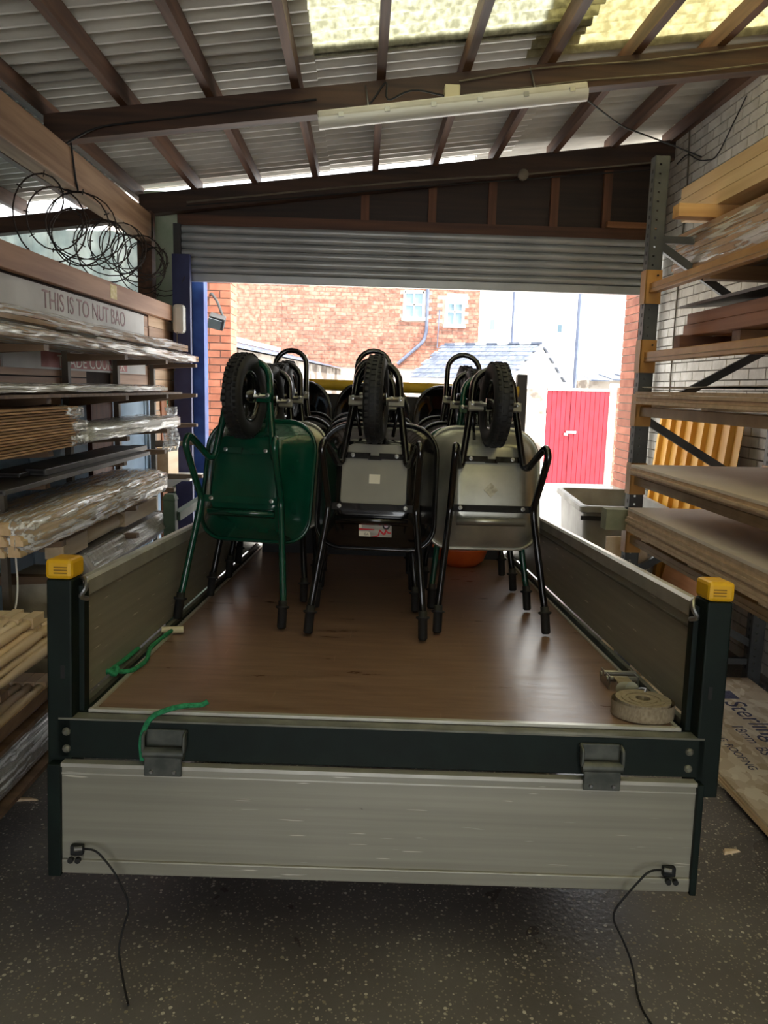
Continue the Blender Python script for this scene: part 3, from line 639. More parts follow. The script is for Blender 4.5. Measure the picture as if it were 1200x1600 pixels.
def barrow(label, px, py, yaw, tray, frame, extra=(), top=1.235, tilt=0, scale=1.0):
    mw=TM@Matrix.Translation((px,py,.012))@Matrix.Rotation(R(yaw),4,'Z')@Matrix.Rotation(TILT+R(tilt),4,'X')@Matrix.Scale(scale,4)
    t=thing('wheelbarrow',label,'wheelbarrow',group='wheelbarrows stood upright on the trailer deck',mw=mw)
    tn,fn=tray.name,frame.name
    o=link('tray',cm(('t',tn),lambda:tray_mesh(tray)),t); smooth_by_angle(o,50)
    rimm={'green_paint':GREENP,'black_paint':BLACKP,'galvanised_steel':GALV}[tn]
    link('tray_rim',cm(('r',tn),lambda:rim_mesh(rimm)),o)
    link('frame',cm(('f',fn,top),lambda:frame_mesh(frame,top)),t)
    for s in (-1,1):
        g=link('grip',cm(('g',),lambda:grip_mesh(RUBBER)),t,(s*.256,-.014,0)); g.rotation_euler=Vector((-s*.045,.02,1)).to_track_quat('Z','Y').to_euler()
    # cross plates with bolts
    cp=cm(('cpu',fn),lambda:MB().box(-.155,-.02,.0,.018,.795,.822).box(.02,.155,.0,.018,.795,.822).box(-.03,.03,.010,.020,.792,.812).mesh('upper_cross_plate',frame))
    u=link('upper_cross_plate',cp,t)
    cl=cm(('cpl',fn),lambda:MB().box(-.20,.20,.002,.020,.558,.590).box(-.14,.14,-.004,.004,.560,.572).mesh('lower_cross_plate',frame))
    l=link('lower_cross_plate',cl,t)
    rib=cm(('rib',tn),lambda:MB().loft([[(-.165+.03*a,.020-.022*math.sin(math.pi*k/6),.495+.04*k/6+0*a) for k in range(7)] if a==0 else [(.165-.03*0,.020-.022*math.sin(math.pi*k/6),.495+.04*k/6) for k in range(7)] for a in (0,1)]).mesh('pressed_rib',tray,True))
    link('pressed_rib',rib,o)
    bolt=cm(('bolt',),lambda:MB().lathe([(.010,0),(.010,.004),(.007,.005),(.006,.014)],8,Matrix.Rotation(R(90),4,'X')).mesh('bolt',STEEL))
    for x,l_,y in ((-.10,.810,0),(.10,.810,0),(-.15,.575,0),(.15,.575,0)): link('bolt',bolt,u if l_>.7 else l,(x,y,l_))
    # axle brackets and wheel
    for s in (-1,1):
        br=cm(('br',fn,s),lambda s=s:MB().box(min(s*.055,s*.125),max(s*.055,s*.125),-.06,-.035,1.03,1.07).mesh('axle_bracket',SHEENBR if fn=='black_paint' else frame))
        b=link('axle_bracket',br,t); link('bolt',bolt,b,(s*.068,-.06,1.062)); link('bolt',bolt,b,(s*.108,-.06,1.062))
        link('tray_stay',cm(('st',fn,s),lambda s=s:MB().tube([(s*.10,-.01,1.05),(s*.075,.05,.91)],.008,8).mesh('tray_stay',frame,True)),t)
    wz=Matrix.Translation((0,-.065,1.055))
    w=link('wheel',None,t,(0,-.065,1.055)); 
    ty=link('tyre',cm(('ty',),lambda:tyre_mesh(RUBBER)),w); link('wheel_hub',cm(('wr',),lambda:wheel_rim_mesh(BLACKP)),w)
    link('axle',cm(('ax',),lambda:MB().tube([(-.10,0,0),(.10,0,0)],.009,8).mesh('axle',STEEL,True)),w)
    tag(link('tread',cm(('tr',),lambda:tread_mesh(RUBBER)),w),kind='stuff')
    return t,o
B1,T1=barrow('green wheelbarrow with green tray, nearest on the left',-.715,1.12,-12,GREENP,GREENP)
B2,T2=barrow('black wheelbarrow with a red and grey label, nearest in the middle',-.085,.975,-5,BLACKP,BLACKP)
B3,T3=barrow('galvanised wheelbarrow with black frame, nearest on the right',.495,1.11,5,GALV,BLACKP)
barrow('galvanised wheelbarrow second in the left row, behind the green one',-.675,1.665,-8,GALV,BLACKP)
barrow('black wheelbarrow third in the left row',-.67,2.2,-5,BLACKP,BLACKP,top=1.27,scale=1.04)
barrow('black wheelbarrow with tall front loop, last in the left row',-.69,2.7,-4,BLACKP,BLACKP,top=1.34,scale=1.09)
barrow('black wheelbarrow second in the middle row',-.095,1.50,-3,BLACKP,BLACKP)
barrow('black wheelbarrow third in the middle row',-.10,2.03,0,BLACKP,BLACKP,top=1.30,scale=1.04)
barrow('black wheelbarrow with tall front loop, last in the middle row',-.11,2.55,0,BLACKP,BLACKP,top=1.34,scale=1.09)
barrow('green framed wheelbarrow second in the right row, behind the galvanised one',.50,1.60,4,GREENP,GREENP)
barrow('black wheelbarrow third in the right row',.50,2.10,3,BLACKP,BLACKP,top=1.25,scale=1.04)
barrow('black wheelbarrow with tall front loop, last in the right row',.50,2.60,2,BLACKP,BLACKP,top=1.34,scale=1.09)
# stickers
MB().loft([[(x,.0205,l) for x,l in rrect(.148,.590,.865,.02,.06)],[(x,.0225,l) for x,l in rrect(.150,.588,.867,.02,.06)]]).build('sheen_plate',SHEENBR,T2)  # grey plate added to paint a reflection across the black tray base
MB().box(-.022,.028,.0185,.0205,.685,.727).build('paper_sticker',PAPER,T2)
st=MB().cbox((.0,.0195,.665),(.05,.004,.05),(0,R(45),0)).build('diamond_sticker',mat('faded_sticker',(150,144,126),(186,180,160),rough=.6,scale=60),T3)
# product label on the black tray's rear slope
def on_slope(x,a):    # a 0..1 from the edge of the flat bottom to the rim
    return Vector((x, .040+(.115-.040)*a, .518-(.518-.462)*a))
sl=Vector((0,.034,-.078)).normalized(); nrm=Vector((0,-.078,-.034)).normalized()
lm=Matrix(((1,0,nrm.x,0),(0,-sl.y,nrm.y,0),(0,-sl.z,nrm.z,0),(0,0,0,1))); lm.translation=Vector((.015,.057,.479))+nrm*.004
lab=MB().box(-.075,.075,-.034,.034,-.001,.001).build('product_label',mat('silver_label',(140,138,128),(176,172,160),rough=.4,scale=10,stretch=(1,6,1)),T2); lab.matrix_local=lm
REDI=mat('red_print',(186,24,36),rough=.5)
z=.0014
def flat(name,poly,m,zz): 
    o=MB().prism(poly,'z',zz,zz+.0006).build(name,m,lab); return o
flat('red_stripe',[(-.075,-.004),(-.004,-.002),(-.004,.003),(-.075,.006)],REDI,z)
flat('white_tab',[(-.075,-.034),(-.022,-.034),(-.025,-.014),(-.032,-.009),(-.075,-.009)],PAPER,z)
flat('white_tab',[(-.075,.006),(-.062,.006),(-.062,.034),(-.075,.034)],PAPER,z)
flat('red_wave',[(-.018,-.033),(.012,-.026),(.020,.004),(.040,-.014),(.048,.006),(.062,-.010),(.073,-.008),(.072,-.016),(.058,-.016),(.052,-.006),(.047,-.022),(.036,-.024),(.022,-.008),(.017,-.030),(.006,-.034)],REDI,z)
MB().lathe([(.017,z),(.017,z+.0006)],20,Matrix.Translation((.050,.020,0))).build('printed_tyre',RUBBER,lab)
MB().lathe([(.009,z),(.009,z+.0012)],16,Matrix.Translation((.050,.020,0))).build('printed_hub',mat('pinkish_print',(190,170,180),rough=.5),lab)
link('lettering',text_mesh('lettering','GA',.016,RUBBER,.0002),lab,(-.052,-.028,z+.0008))

# ------------------------------------------------------------------ loose things on the deck
def on_deck(name,label,cat,x,y,yaw=0,tilt=0,z=0,group=None):
    return thing(name,label,cat,mw=TM@Matrix.Translation((x,y,z))@Matrix.Rotation(R(yaw),4,'Z')@Matrix.Rotation(R(tilt),4,'X'),group=group)
cr=on_deck('storage_crate','low black crate across the deck against the headboard','crate',0,3.42)
MB().box(-.9,.9,-.12,.16,0,.40).build('crate_body',mat('black_crate',(20,20,21),rough=.6),cr); MB().box(-.91,.91,-.13,.17,.40,.42).build('lid',MATS['black_crate'],cr)
for i,(x,lb) in enumerate(((-.70,'loose black barrow tray leaning on the headboard behind the left row'),(-.115,'loose black barrow tray leaning on the headboard behind the middle row'),(.475,'loose black barrow tray leaning on the headboard behind the right row'))):
    t=on_deck('barrow_tray',lb,'tray',x,3.50,0,-6,.425,'loose trays against the headboard')
    k=.83/.60
    o=link('pan',cm(('bigtray',),lambda:MB().loft([[(xx*.99,-(d-.197)*.7-.16,(l-.395)*k) for xx,d,l in rg] for rg in (lambda a:a[0]+a[1])(tray_rings())]).mesh('pan',BLACKP,True)),t); smooth_by_angle(o,50)
    link('pan_rim',cm(('bigrim',),lambda:MB().tube([(xx,-.16,(l-.395)*k) for xx,l in rrect(.28,.395,.997,.12,.19,7)],.011,8,closed=True).mesh('pan_rim',BLACKP,True)),t)
tub=on_deck('tub','round orange plastic tub on the deck behind the barrows','tub',.55,3.02)
MB().lathe([(.11,0),(.16,.04),(.19,.12),(.205,.125),(.205,.135),(.182,.13),(.155,.05),(.10,.012)],28).build('bowl',mat('orange_plastic',(206,84,30),(220,98,40),rough=.5),tub,True)
# ratchet strap: buckle, webbing roll, hook
rs=on_deck('ratchet_strap','grey webbing ratchet strap coiled beside the right corner post','strap',.88,.22)
WEB=mat('webbing',(132,118,96),(160,146,124),rough=.85,scale=60,stretch=(1,6,1))
roll=[]
mb=MB()
rm=Matrix.Translation((-.02,-.10,.004))@Matrix.Scale(1.12,4)
mb.lathe([(.022,0),(.022,.05),(.040,.05),(.041,.047),(.05,.047),(.051,.05),(.062,.05),(.063,.047),(.075,.05),(.08,.05),(.08,0)],30,rm,cap=True).build('webbing_roll',WEB,rs,True)
MB().loft([[(-.02+.103*math.cos(a),-.10+.092*math.sin(a),.004+zz) for a in [R(d) for d in range(0,360,12)]] for zz in (0,.05)],caps=False).build('outer_turn',WEB,rs,True)
MB().cbox((-.0,.10,.03),(.055,.17,.006),(.15,0,.1)).build('webbing_tail',WEB,rs)
MB().box(.050,.055,.16,.27,.0,.05).build('buckle_side',STEEL,rs); bk=MB().box(-.055,-.050,.16,.27,.0,.05).build('buckle_side',STEEL,rs)
for y,z_ in ((.18,.035),(.215,.045),(.255,.03)): MB().tube([(-.06,y,z_),(.06,y,z_)],.011,8).build('buckle_bar',STEEL,bk,True)
MB().lathe([(.028,-.03),(.028,.03)],16,Matrix.Translation((-.02,.06,.034))@Matrix.Rotation(R(70),4,'X')@Matrix.Rotation(R(15),4,'Y')).build('webbing_wrap',mat('pale_webbing',(150,152,140),(172,172,160),rough=.8),rs,True)
MB().tube(bend([(.0,.04,.04),(.03,.0,.06),(-.0,-.05,.05),(-.03,-.09,.02),(.02,-.13,.012),(.05,-.135,.012)],.03),.007,8).build('hook',STEEL,rs,True)
# green ropes
ROPE=mat('green_rope',(20,110,70),(48,150,100),rough=.8,scale=90,stretch=(1,1,1))
r1=on_deck('rope','green rope knotted to the left deck edge with a pale wooden toggle','rope',0,0)
MB().tube(bend([(-.985,.31,.03),(-.93,.36,.012),(-.91,.50,.012),(-.955,.68,.012),(-.945,.84,.012),(-.93,.93,.02)],.06),.0085,8).build('rope_run',ROPE,r1,True)
MB().tube(bend([(-.99,.30,.03),(-.985,.45,.025),(-.975,.60,.03)],.03),.0085,8).build('rope_tail',ROPE,r1,True)
MB().tube([(-.985+.022*math.cos(a),.31+.022*math.sin(a),.03+.008*math.sin(3*a)) for a in [k*2*math.pi/14 for k in range(14)]],.010,8,closed=True).build('knot',ROPE,r1,True)
MB().tube([(-.975,.925,.018),(-.885,.945,.02)],.016,10).build('toggle',mat('cream_toggle',(214,204,170),rough=.6),r1,True)
r2=on_deck('rope','frayed green rope hanging over the rear beam by the left hinge','rope',0,0)
MB().tube(bend([(-.755,-.062,-.13),(-.76,-.068,-.06),(-.735,-.055,.01),(-.66,-.0,.025),(-.59,.03,.02),(-.575,.035,.03)],.04),.0085,8).build('rope_run',ROPE,r2,True)
# ------------------------------------------------------------------ left partition and its rack (frame skewed 1.7 degrees)
LM = Matrix.Translation((-1.83,0,0)) @ Matrix.Rotation(R(-1.718),4,'Z')
def lthing(name,label,cat,u,y,z,rot=(0,0,0),group=None):
    return thing(name,label,cat,mw=LM@Matrix.Translation((u,y,z))@Euler(rot).to_matrix().to_4x4(),group=group)
wp = thing('wall_left',None,None,mw=LM); struct(wp,'timber clad partition behind the left hand racking')
BOARD = wood('cladding_board',(150,112,84),(186,150,120),'y'); BOARD2=wood('cladding_board_pale',(176,140,104),(208,176,142),'y')
MB().box(-.07,-.03,1.0,6.86,0,2.36).build('backing',mat('dark_backing',(46,34,28),(60,46,38),rough=.9),wp)
for y0,y1,zs in ((2.4,4.47,[1.66,1.74,1.82]),(4.51,4.86,[1.74,1.82]),(5.33,6.1,[1.70,1.775,1.85])):
    for z in zs: MB().box(-.03,-.012+.004*((z*100)%2),y0,y1,z,z+.072).build('cladding_board',BOARD,wp)
for k in range(17):
    z=.92+.082*k; MB().box(-.03,-.014+.003*(k%2),6.16,6.86,z,z+.078).build('cladding_board',BOARD2 if k%3 else BOARD,wp)
for z in (1.98,2.06,2.14,2.22): MB().box(-.03,-.016,2.4,6.14,z,z+.076).build('cladding_board',BOARD,wp)
BLUEB=mat('pale_blue_board',(122,150,176),(160,186,206),rough=.7,scale=2.5,rand=.06)
for y0,y1 in ((3.3,4.05),(4.07,4.86),(5.32,6.0),(6.03,6.40)): MB().box(-.03,-.018,y0,y1,.25,1.69).build('blue_panel',BLUEB,wp)
RBW=wood('redbrown_post',(96,52,32),(128,74,48),'z')
for y0,y1,c in ((4.89,5.27,RBW),(6.42,6.56,wood('orange_post',(150,92,54),(176,114,70),'z'))): MB().box(-.03,.0,y0,y1,0,1.72).build('door_stile',c,wp)
MB().box(-.03,.01,2.4,4.5,1.50,1.58).build('window_rail',PALEW,wp)
rl=lthing('timber_rail','long reddish timber rail along the top of the partition','timber',.0,2.2,2.31)
MB().box(-.01,.04,0,4.45,0,.125).build('rail',wood('rail_timber',(150,106,78),(180,136,104),'y'),rl,bevel=.004)
MB().box(.04,.0415,2.98,3.10,.02,.11).build('paper_tag',mat('yellowed_tag',(196,176,100),(226,212,160),rough=.6,scale=40),rl)
# signs
SIGN=mat('weathered_sign_board',(178,178,176),(202,202,200),rough=.6,scale=3)
s1=lthing('sign_board','long grey sign board with faded lettering under the timber rail','sign',.0,2.4,2.10)
MB().box(-.01,.0,0,3.60,-.10,.195).build('board',SIGN,s1)
FADE=mat('faded_pink_print',(150,122,128),(170,148,150),rough=.7,scale=50)
m=text_mesh('lettering','THIS IS TO NUT BAO',.14,FADE,.0008,1.0)
w=max(v.co.x for v in m.vertices)
o=link('lettering',m,s1,(.0015,1.85,.078),(R(90),0,R(90))); o.scale=(1.32/w,1,1)
s2=lthing('sign_board','grey sign board with white trade counter lettering on a faded red band','sign',.0,3.79,1.855)
MB().box(-.01,.0,0,2.22,0,.105).build('board',SIGN,s2)
MB().box(.0,.0012,.42,1.80,.012,.095).build('red_band',mat('faded_red_band',(168,104,104),(190,132,130),rough=.7,scale=9),s2)
m=text_mesh('lettering','TRADE COUNTER',.095,WHITEP,.0008,1.0); w=max(v.co.x for v in m.vertices)
o=link('lettering',m,s2,(.0022,.62,.018),(R(90),0,R(90))); o.scale=(1.12/w,1,1)
# rack
rk=lthing('cantilever_rack','timber armed cantilever rack carrying mouldings along the left partition','rack',0,0,0)
RST=mat('rack_steel_grey',(84,76,66),(116,106,92),rough=.6,scale=8); ARM=wood('rack_arm_timber',(96,74,54),(128,102,78),'x')
UPR=(2.5,3.45,4.49,5.31,6.13)
for y in UPR:
    MB().box(.0,.035,y-.02,y+.02,0,2.04 if y>4 else 2.0).build('upright',RST,rk)
for y in UPR:
    for z,dp,ln in ((1.948,.045,.36),(1.72,.07,.36),(1.488,.05,.36),(1.345,.05,.34),(1.085,.05,.40),(.92,.05,.40),(.76,.05,.58)):
        if (z<1 and y>6) or (z<.8 and y>3.4) or (abs(z-1.488)<.01 and y<3) : continue
        MB().prism([(.035,z-dp),(ln,z-.025),(ln,z),(.035,z)],'y',y-.025,y+.025).build('arm',ARM,rk)
MB().box(.185,.215,3.30,3.33,0,1.34).build('front_post',RST,rk)
MB().box(.02,.58,2.0,3.20,.340,.357).build('bottom_shelf',ARM,rk); MB().box(.02,.58,2.0,3.10,.552,.568).build('bottom_shelf',ARM,rk)
for y,u in ((2.2,.06),(2.2,.5),(3.1,.06)): MB().box(u,u+.04,y-.02,y+.02,0,.34).build('foot_block',ARM,rk)
MB().box(-.03,.58,2.93,2.98,.722,.76).build('support_bearer',ARM,rk); MB().box(.54,.58,2.93,2.98,.568,.722).build('support_post',ARM,rk)
def wobble_box(u0,u1,y0,y1,z0,z1,n=26,amp=.006,seed=1,taper=.0,sag=0):
    rnd=random.Random(seed); rings=[]
    for i in range(n+1):
        t=i/n; y=y0+(y1-y0)*t; e=(1-.25*max(0,(abs(t-.5)*2-.94)/.06)) ; a=lambda:rnd.uniform(-amp,amp)
        cu=(u0+u1)/2; cz=(z0+z1)/2; hu=(u1-u0)/2*e; hz=(z1-z0)/2*e; ring=[]
        for k in range(16):
            an=2*math.pi*(k+.5)/16; cx=math.copysign(abs(math.cos(an))**.35,math.cos(an)); cy=math.copysign(abs(math.sin(an))**.35,math.sin(an))
            ring.append((cu+hu*cx+a(), y+a(), cz+hz*cy+(a() if cy>-.9 else 0)+sag*t))
        rings.append(ring)
    return MB().loft(rings)
def bundle(name,label,cat,u0,u1,y0,y1,z0,z1,core,film=FILM,sag=0,seed=1,ncore=1,amp=.006,group=None):
    t=lthing(name,label,cat,u0,y0,z0,group=group)
    du,dy,dz=u1-u0,y1-y0,z1-z0
    for k in range(ncore):
        a=.012+(dz-.024)*k/ncore; b=.012+(dz-.024)*(k+1)/ncore-.003
        m=MB(); m.loft([[(.012,.02,a),(du-.012,.02,a),(du-.012,.02,b),(.012,.02,b)],[(.012,dy-.02,a+sag),(du-.012,dy-.02,a+sag),(du-.012,dy-.02,b+sag),(.012,dy-.02,b+sag)]]).build('packed_board',core,t)
    wobble_box(0,du,0,dy,0,dz,seed=seed,amp=amp,sag=sag).build('wrapping_film',film,t,True)
    return t
bundle('wrapped_bundle','long film wrapped flat bundle on the highest rack arms, lower of two','bundle',.05,.39,2.2,6.15,1.95,2.02,CARD,FILM2,seed=2,ncore=2)
bundle('wrapped_bundle','long film wrapped brown bundle lying topmost on the left rack','bundle',.07,.36,2.2,5.95,2.02,2.09,CARD,FILM,seed=3,ncore=2)
bd=lthing('shelf_board','long thin timber shelf below the trade counter sign','board',.04,2.2,1.722); MB().box(0,.34,0,3.42,0,.014).build('plank',ARM,bd)
bundle('panel_pack','thin silver film wrapped panel pack on the long shelf','bundle',.05,.37,2.2,5.35,1.737,1.782,WHITEP,FILM2,seed=4,ncore=2,amp=.004)
cs=lthing('cardboard_stack','thick stack of brown cardboard sheets with film wrapped ends','cardboard',.03,2.2,1.495)
nsh=16; CARDS=mat('cardboard_edges',(166,130,94),(192,156,118),rough=.8,scale=10,rand=.3)
for k in range(nsh):
    MB().box(0+.01*random.random(),.35+.012*random.random(),0,1.48+.03*random.random(),k*.0118,k*.0118+.0078).build('cardboard_sheet',CARDS,cs)
for k,(z0,z1,dy) in enumerate(((.125,.185,.0),(.06,.12,.05),(.0,.055,.03))): wobble_box(-.005,.375,1.38+dy,1.56+dy,z0,z1,8,.006,k+5).build('end_wrap',FILM2,cs,True)
bundle('wrapped_boards','pale film wrapped boards on the arm beyond the cardboard stack','bundle',.06,.38,3.82,5.62,1.49,1.575,WHITEP,FILM2,seed=8,ncore=2,amp=.004)
DGR=mat('dark_grey_strip',(56,54,54),(84,82,80),rough=.4,scale=8)
for k,(u,y0,y1,z,w_,h,lb) in enumerate(((.16,3.02,4.9,1.347,.20,.022,'wide dark grey plastic board lying lowest on its arm'),(.08,3.4,5.05,1.370,.16,.02,'dark grey plastic board lying across the wide one'),(.22,3.5,5.0,1.370,.09,.03,'narrow black hollow strip at the rack edge'))):
    t=lthing('plastic_board',lb,'board',u,y0,z,group='dark plastic boards on the left rack'); MB().box(0,w_,0,y1-y0,0,h).build('strip',DGR,t,bevel=.003)
    MB().box(.01,w_-.01,-.001,.0,h*.3,h*.75).build('hollow_end',RUBBER,t)
# mouldings in film
mo=lthing('moulding_bundle','film wrapped bundle of pine mouldings sticking out of the rack','bundle',.05,3.0,1.09)
MOULD=[(0,0),(.05,0),(.05,.02),(.042,.026),(.04,.036),(.03,.044),(0,.044)]
for r,(cnt,zz) in enumerate(((6,0),(6,.046),(5,.092))):
    for k in range(cnt):
        MB().prism([(a+.004+k*.058+.012*r,b+zz+.004) for a,b in MOULD],'y',.02+.015*(k%3),2.06-.02*(k%2)).build('moulding',PINE,mo)
wobble_box(-.005,.375,.05,2.10,-.0,.152,30,.007,11).build('wrapping_film',FILM2,mo,True)
MB().tube(bend([(.30,.10,.0),(.31,.09,-.15),(.28,.05,-.33),(.24,.0,-.5)],.08),.004,5).build('tie_tape',WHITEP,mo,True)
# turned newel post
def turned(mb, pts, n=20): return mb.lathe(pts,n,Matrix.Rotation(R(-90),4,'X'))
nw=lthing('newel_post','turned pine newel post with square ends above the grey wrapped box','post',.29,3.6,.960)
MB().box(-.045,.045,0,.30,-.045+.045,.09).build('square_end',PALEW,nw,bevel=.003)
MB().lathe([(.030,.30),(.040,.32),(.036,.34),(.044,.37),(.043,.60),(.040,.75),(.043,.78),(.034,.80),(.044,.83),(.034,.85),(.040,.87)],20,Matrix.Translation((0,0,.045))@Matrix.Rotation(R(-90),4,'X')).build('turning',PALEW,nw,True)
MB().box(-.045,.045,.87,1.50,0,.09).build('square_end',PALEW,nw,bevel=.003)
bd=lthing('board','grey weathered board lying between newel post and partition','board',.08,3.9,.925); MB().box(0,.12,0,1.35,0,.075).build('plank',wood('grey_plank',(128,112,94),(156,140,120),'y'),bd,bevel=.003)
# wrapped hexagonal box bundle
wb=lthing('wrapped_box','grey film wrapped long carton jutting over the trailer side','bundle',.26,3.85,.775)
hexp=[(-.10,.045),(-.045,0),(.06,.0),(.115,.06),(.06,.145),(-.06,.145)]
MB().prism(hexp,'y',.0,1.42).build('carton',mat('grey_wrapped_card',(150,144,136),(186,182,176),rough=.4,scale=7,stretch=(1,6,1)),wb,bevel=.006)
MB().prism([(x*1.05,.0725+(z-.0725)*1.07) for x,z in hexp],'y',.06,1.40).build('wrapping_film',FILM,wb)
MB().box(-.10,-.0,-.012,.005,.0,.11,Matrix.Rotation(.3,4,'Z')).build('open_flap',CARD,wb); MB().box(.02,.11,-.07,.0,.0,.006).build('open_flap',CARD,wb)
# spindles
def spindle(label,u,y,z,L=.9,grp='turned spindles in the low left packs'):
    t=lthing('spindle',label,'spindle',u,y,z,group=grp); h=.041
    me=cm(('spin',L),lambda:MB().box(-h/2,h/2,L-.10,L,0,h).mesh('square_end',PALEW)); link('square_end',me,t)
    me2=cm(('spin2',L),lambda:MB().lathe([(.012,L-.10),(.020,L-.112),(.013,L-.125),(.020,L-.14),(.013,L-.155),(.018,L-.19),(.021,L-.28),(.015,L-.50),(.012,.30),(.019,.28),(.014,.26),(.019,.245),(.018,.24)],16,Matrix.Translation((0,0,h/2))@Matrix.Rotation(R(-90),4,'X')).mesh('turning',PALEW,True)); o=link('turning',me2,t); 
    me3=cm(('spin3',L),lambda:MB().box(-h/2,h/2,0,.24,0,h).mesh('square_end',PALEW)); link('square_end',me3,t)
rowsu=[(.76,(.29,.335,.38,.425,.47,.515,.56)),(.802,(.29,.335,.38,.425,.47,.515)),(.844,(.29,.335,.38,.425,.47))]
ORD=('first','second','third','fourth','fifth','sixth','seventh')
for r,(z,us) in enumerate(rowsu):
    for k,u in enumerate(us): spindle(('pale turned spindle in the upper bundle, '+('bottom','middle','top')[r]+' layer, '+ORD[len(us)-1-k]+' from the trailer'),u,2.19+.02*((k*7+r*3)%3)-.045*r,z)
sl_=lthing('timber_slab','pale planed timber beside the upper spindle bundle on the partition side','timber',.03,2.3,.76); MB().box(0,.22,0,.84,0,.10).build('plank',PINE,sl_,bevel=.002)
MB().box(.10,.215,.03,.80,.1001,.118).build('offcut',PALEW,sl_)
for k,u in enumerate((.32,.365,.41,.455,.50)): spindle('pale turned spindle in the lower cardboard tray, '+ORD[4-k]+' from the trailer',u,2.14,.577)
ct=lthing('cardboard_tray','open cardboard sleeve around the lower spindles','cardboard',.27,2.05,.568)
MB().box(-.01,.27,0,1.06,0,.006).loft([[(.27,0,0),(.276,0,0),(.34,0,.11),(.334,0,.11)],[(.27,1.05,0),(.276,1.05,0),(.34,1.08,.11),(.334,1.08,.11)]]).build('sleeve',CARD,ct)
MB().box(.277,.281,.45,.85,.008,.02,Matrix.Rotation(0,4,'Z')).build('blue_tape',mat('blue_tape',(70,110,190),rough=.5),ct)
bundle('wrapped_pack','grey film wrapped timber pack on the lowest left shelf','bundle',.06,.56,2.0,3.12,.358,.545,mat('grey_packed',(128,120,112),(156,148,140),rough=.6,stretch=(1,6,1)),FILM2,seed=21,ncore=2)
pi=MB(); rnd=random.Random(5); rings=[]
for k in range(14):
    z=.9*k/13; rings.append([(x+rnd.uniform(-.012,.012),y+rnd.uniform(-.012,.012),z) for x,y in ((-.11,-.15),(0,-.15),(.11,-.15),(.11,0),(.11,.15),(0,.15),(-.11,.15),(-.11,0))])
po=pi.loft(rings).build('masonry_pier',CONCR,None,True); po.matrix_world=LM@Matrix.Translation((.24,3.60,0)); tag(po,'rough pale masonry pier standing under the left rack','pier')
# green newel and baluster
gn=lthing('green_balustrade','green painted newel with rail and turned baluster by the blue column','balustrade',.40,5.19,0)
GP=mat('sage_green_paint',(64,84,66),(84,104,82),rough=.6)
MB().box(-.04,.04,-.04,.04,0,1.02).build('newel',GP,gn,bevel=.006); MB().loft([[(-.045,-.045,1.02),(.045,-.045,1.02),(.045,.045,1.02),(-.045,.045,1.02)],[(-.03,-.03,1.06),(.03,-.03,1.06),(.03,.03,1.06),(-.03,.03,1.06)]]).build('newel_cap',GP,gn)
MB().bar((.03,.04,.90),(.06,.86,.93),.05,.06).build('handrail',GP,gn); MB().bar((.03,.04,.2),(.06,.86,.2),.05,.06).build('bottom_rail',GP,gn)
MB().lathe([(.02,.23),(.02,.45),(.028,.47),(.02,.49),(.03,.56),(.024,.68),(.018,.74),(.028,.76),(.02,.78),(.02,.90)],14,Matrix.Translation((.055,.74,0))).build('baluster',GP,gn,True)
# white items near the column
wbx=lthing('alarm_box','white plastic bell box at the end of the timber rail','alarm',.03,6.68,2.20); MB().cbox((.06,.0,.13),(.10,.10,.24)).build('case',WHITEP,wbx,bevel=.03)
MB().tube(bend([(.05,-.04,.02),(.05,-.05,-.1),(.02,-.03,-.3)],.05),.004,5).build('lead',CABLEG,wbx,True)
ps_=lthing('plastic_sheet','torn white plastic sheet hanging at the rack end','sheet',.20,5.78,1.29)
mb=MB(); NU,NV=8,10; 
for j in range(NV+1):
    for i in range(NU+1): mb.v.append((.02*math.sin(i*1.3+j*.5)+.05*(i/NU), .20*(i/NU)*(1-.3*j/NV)+.02*math.sin(j), .33*(1-j/NV)))
for j in range(NV):
    for i in range(NU): a=j*(NU+1)+i; mb.f.append((a,a+1,a+NU+2,a+NU+1))
o=mb.build('film',FILM2,ps_,True); sd=o.modifiers.new('thick','SOLIDIFY'); sd.thickness=.003
wsf=lthing('wall_shelf','small white shelf bracketed to the partition by the column','shelf',.0,6.2,1.02); MB().box(-.012,.28,0,.45,0,.018).build('board',WHITEP,wsf); MB().prism([(-.01,-.12),(.01,-.12),(.2,0),(-.01,0)],'y',.2,.22).build('bracket',WHITEP,wsf)
MB().box(-.01,.10,.03,.33,.018,.26).build('carton',PALEW,wsf)
gs=lthing('notice_strip','narrow green and white notice strip on the pale cladding','sign',-.012,6.60,1.45); MB().box(0,.004,0,.05,0,.27).build('strip',WHITEP,gs)
for k in range(5): MB().box(.004,.005,.008,.042,.02+.05*k,.05+.05*k).build('green_mark',mat('green_print',(70,130,80),rough=.6),gs)
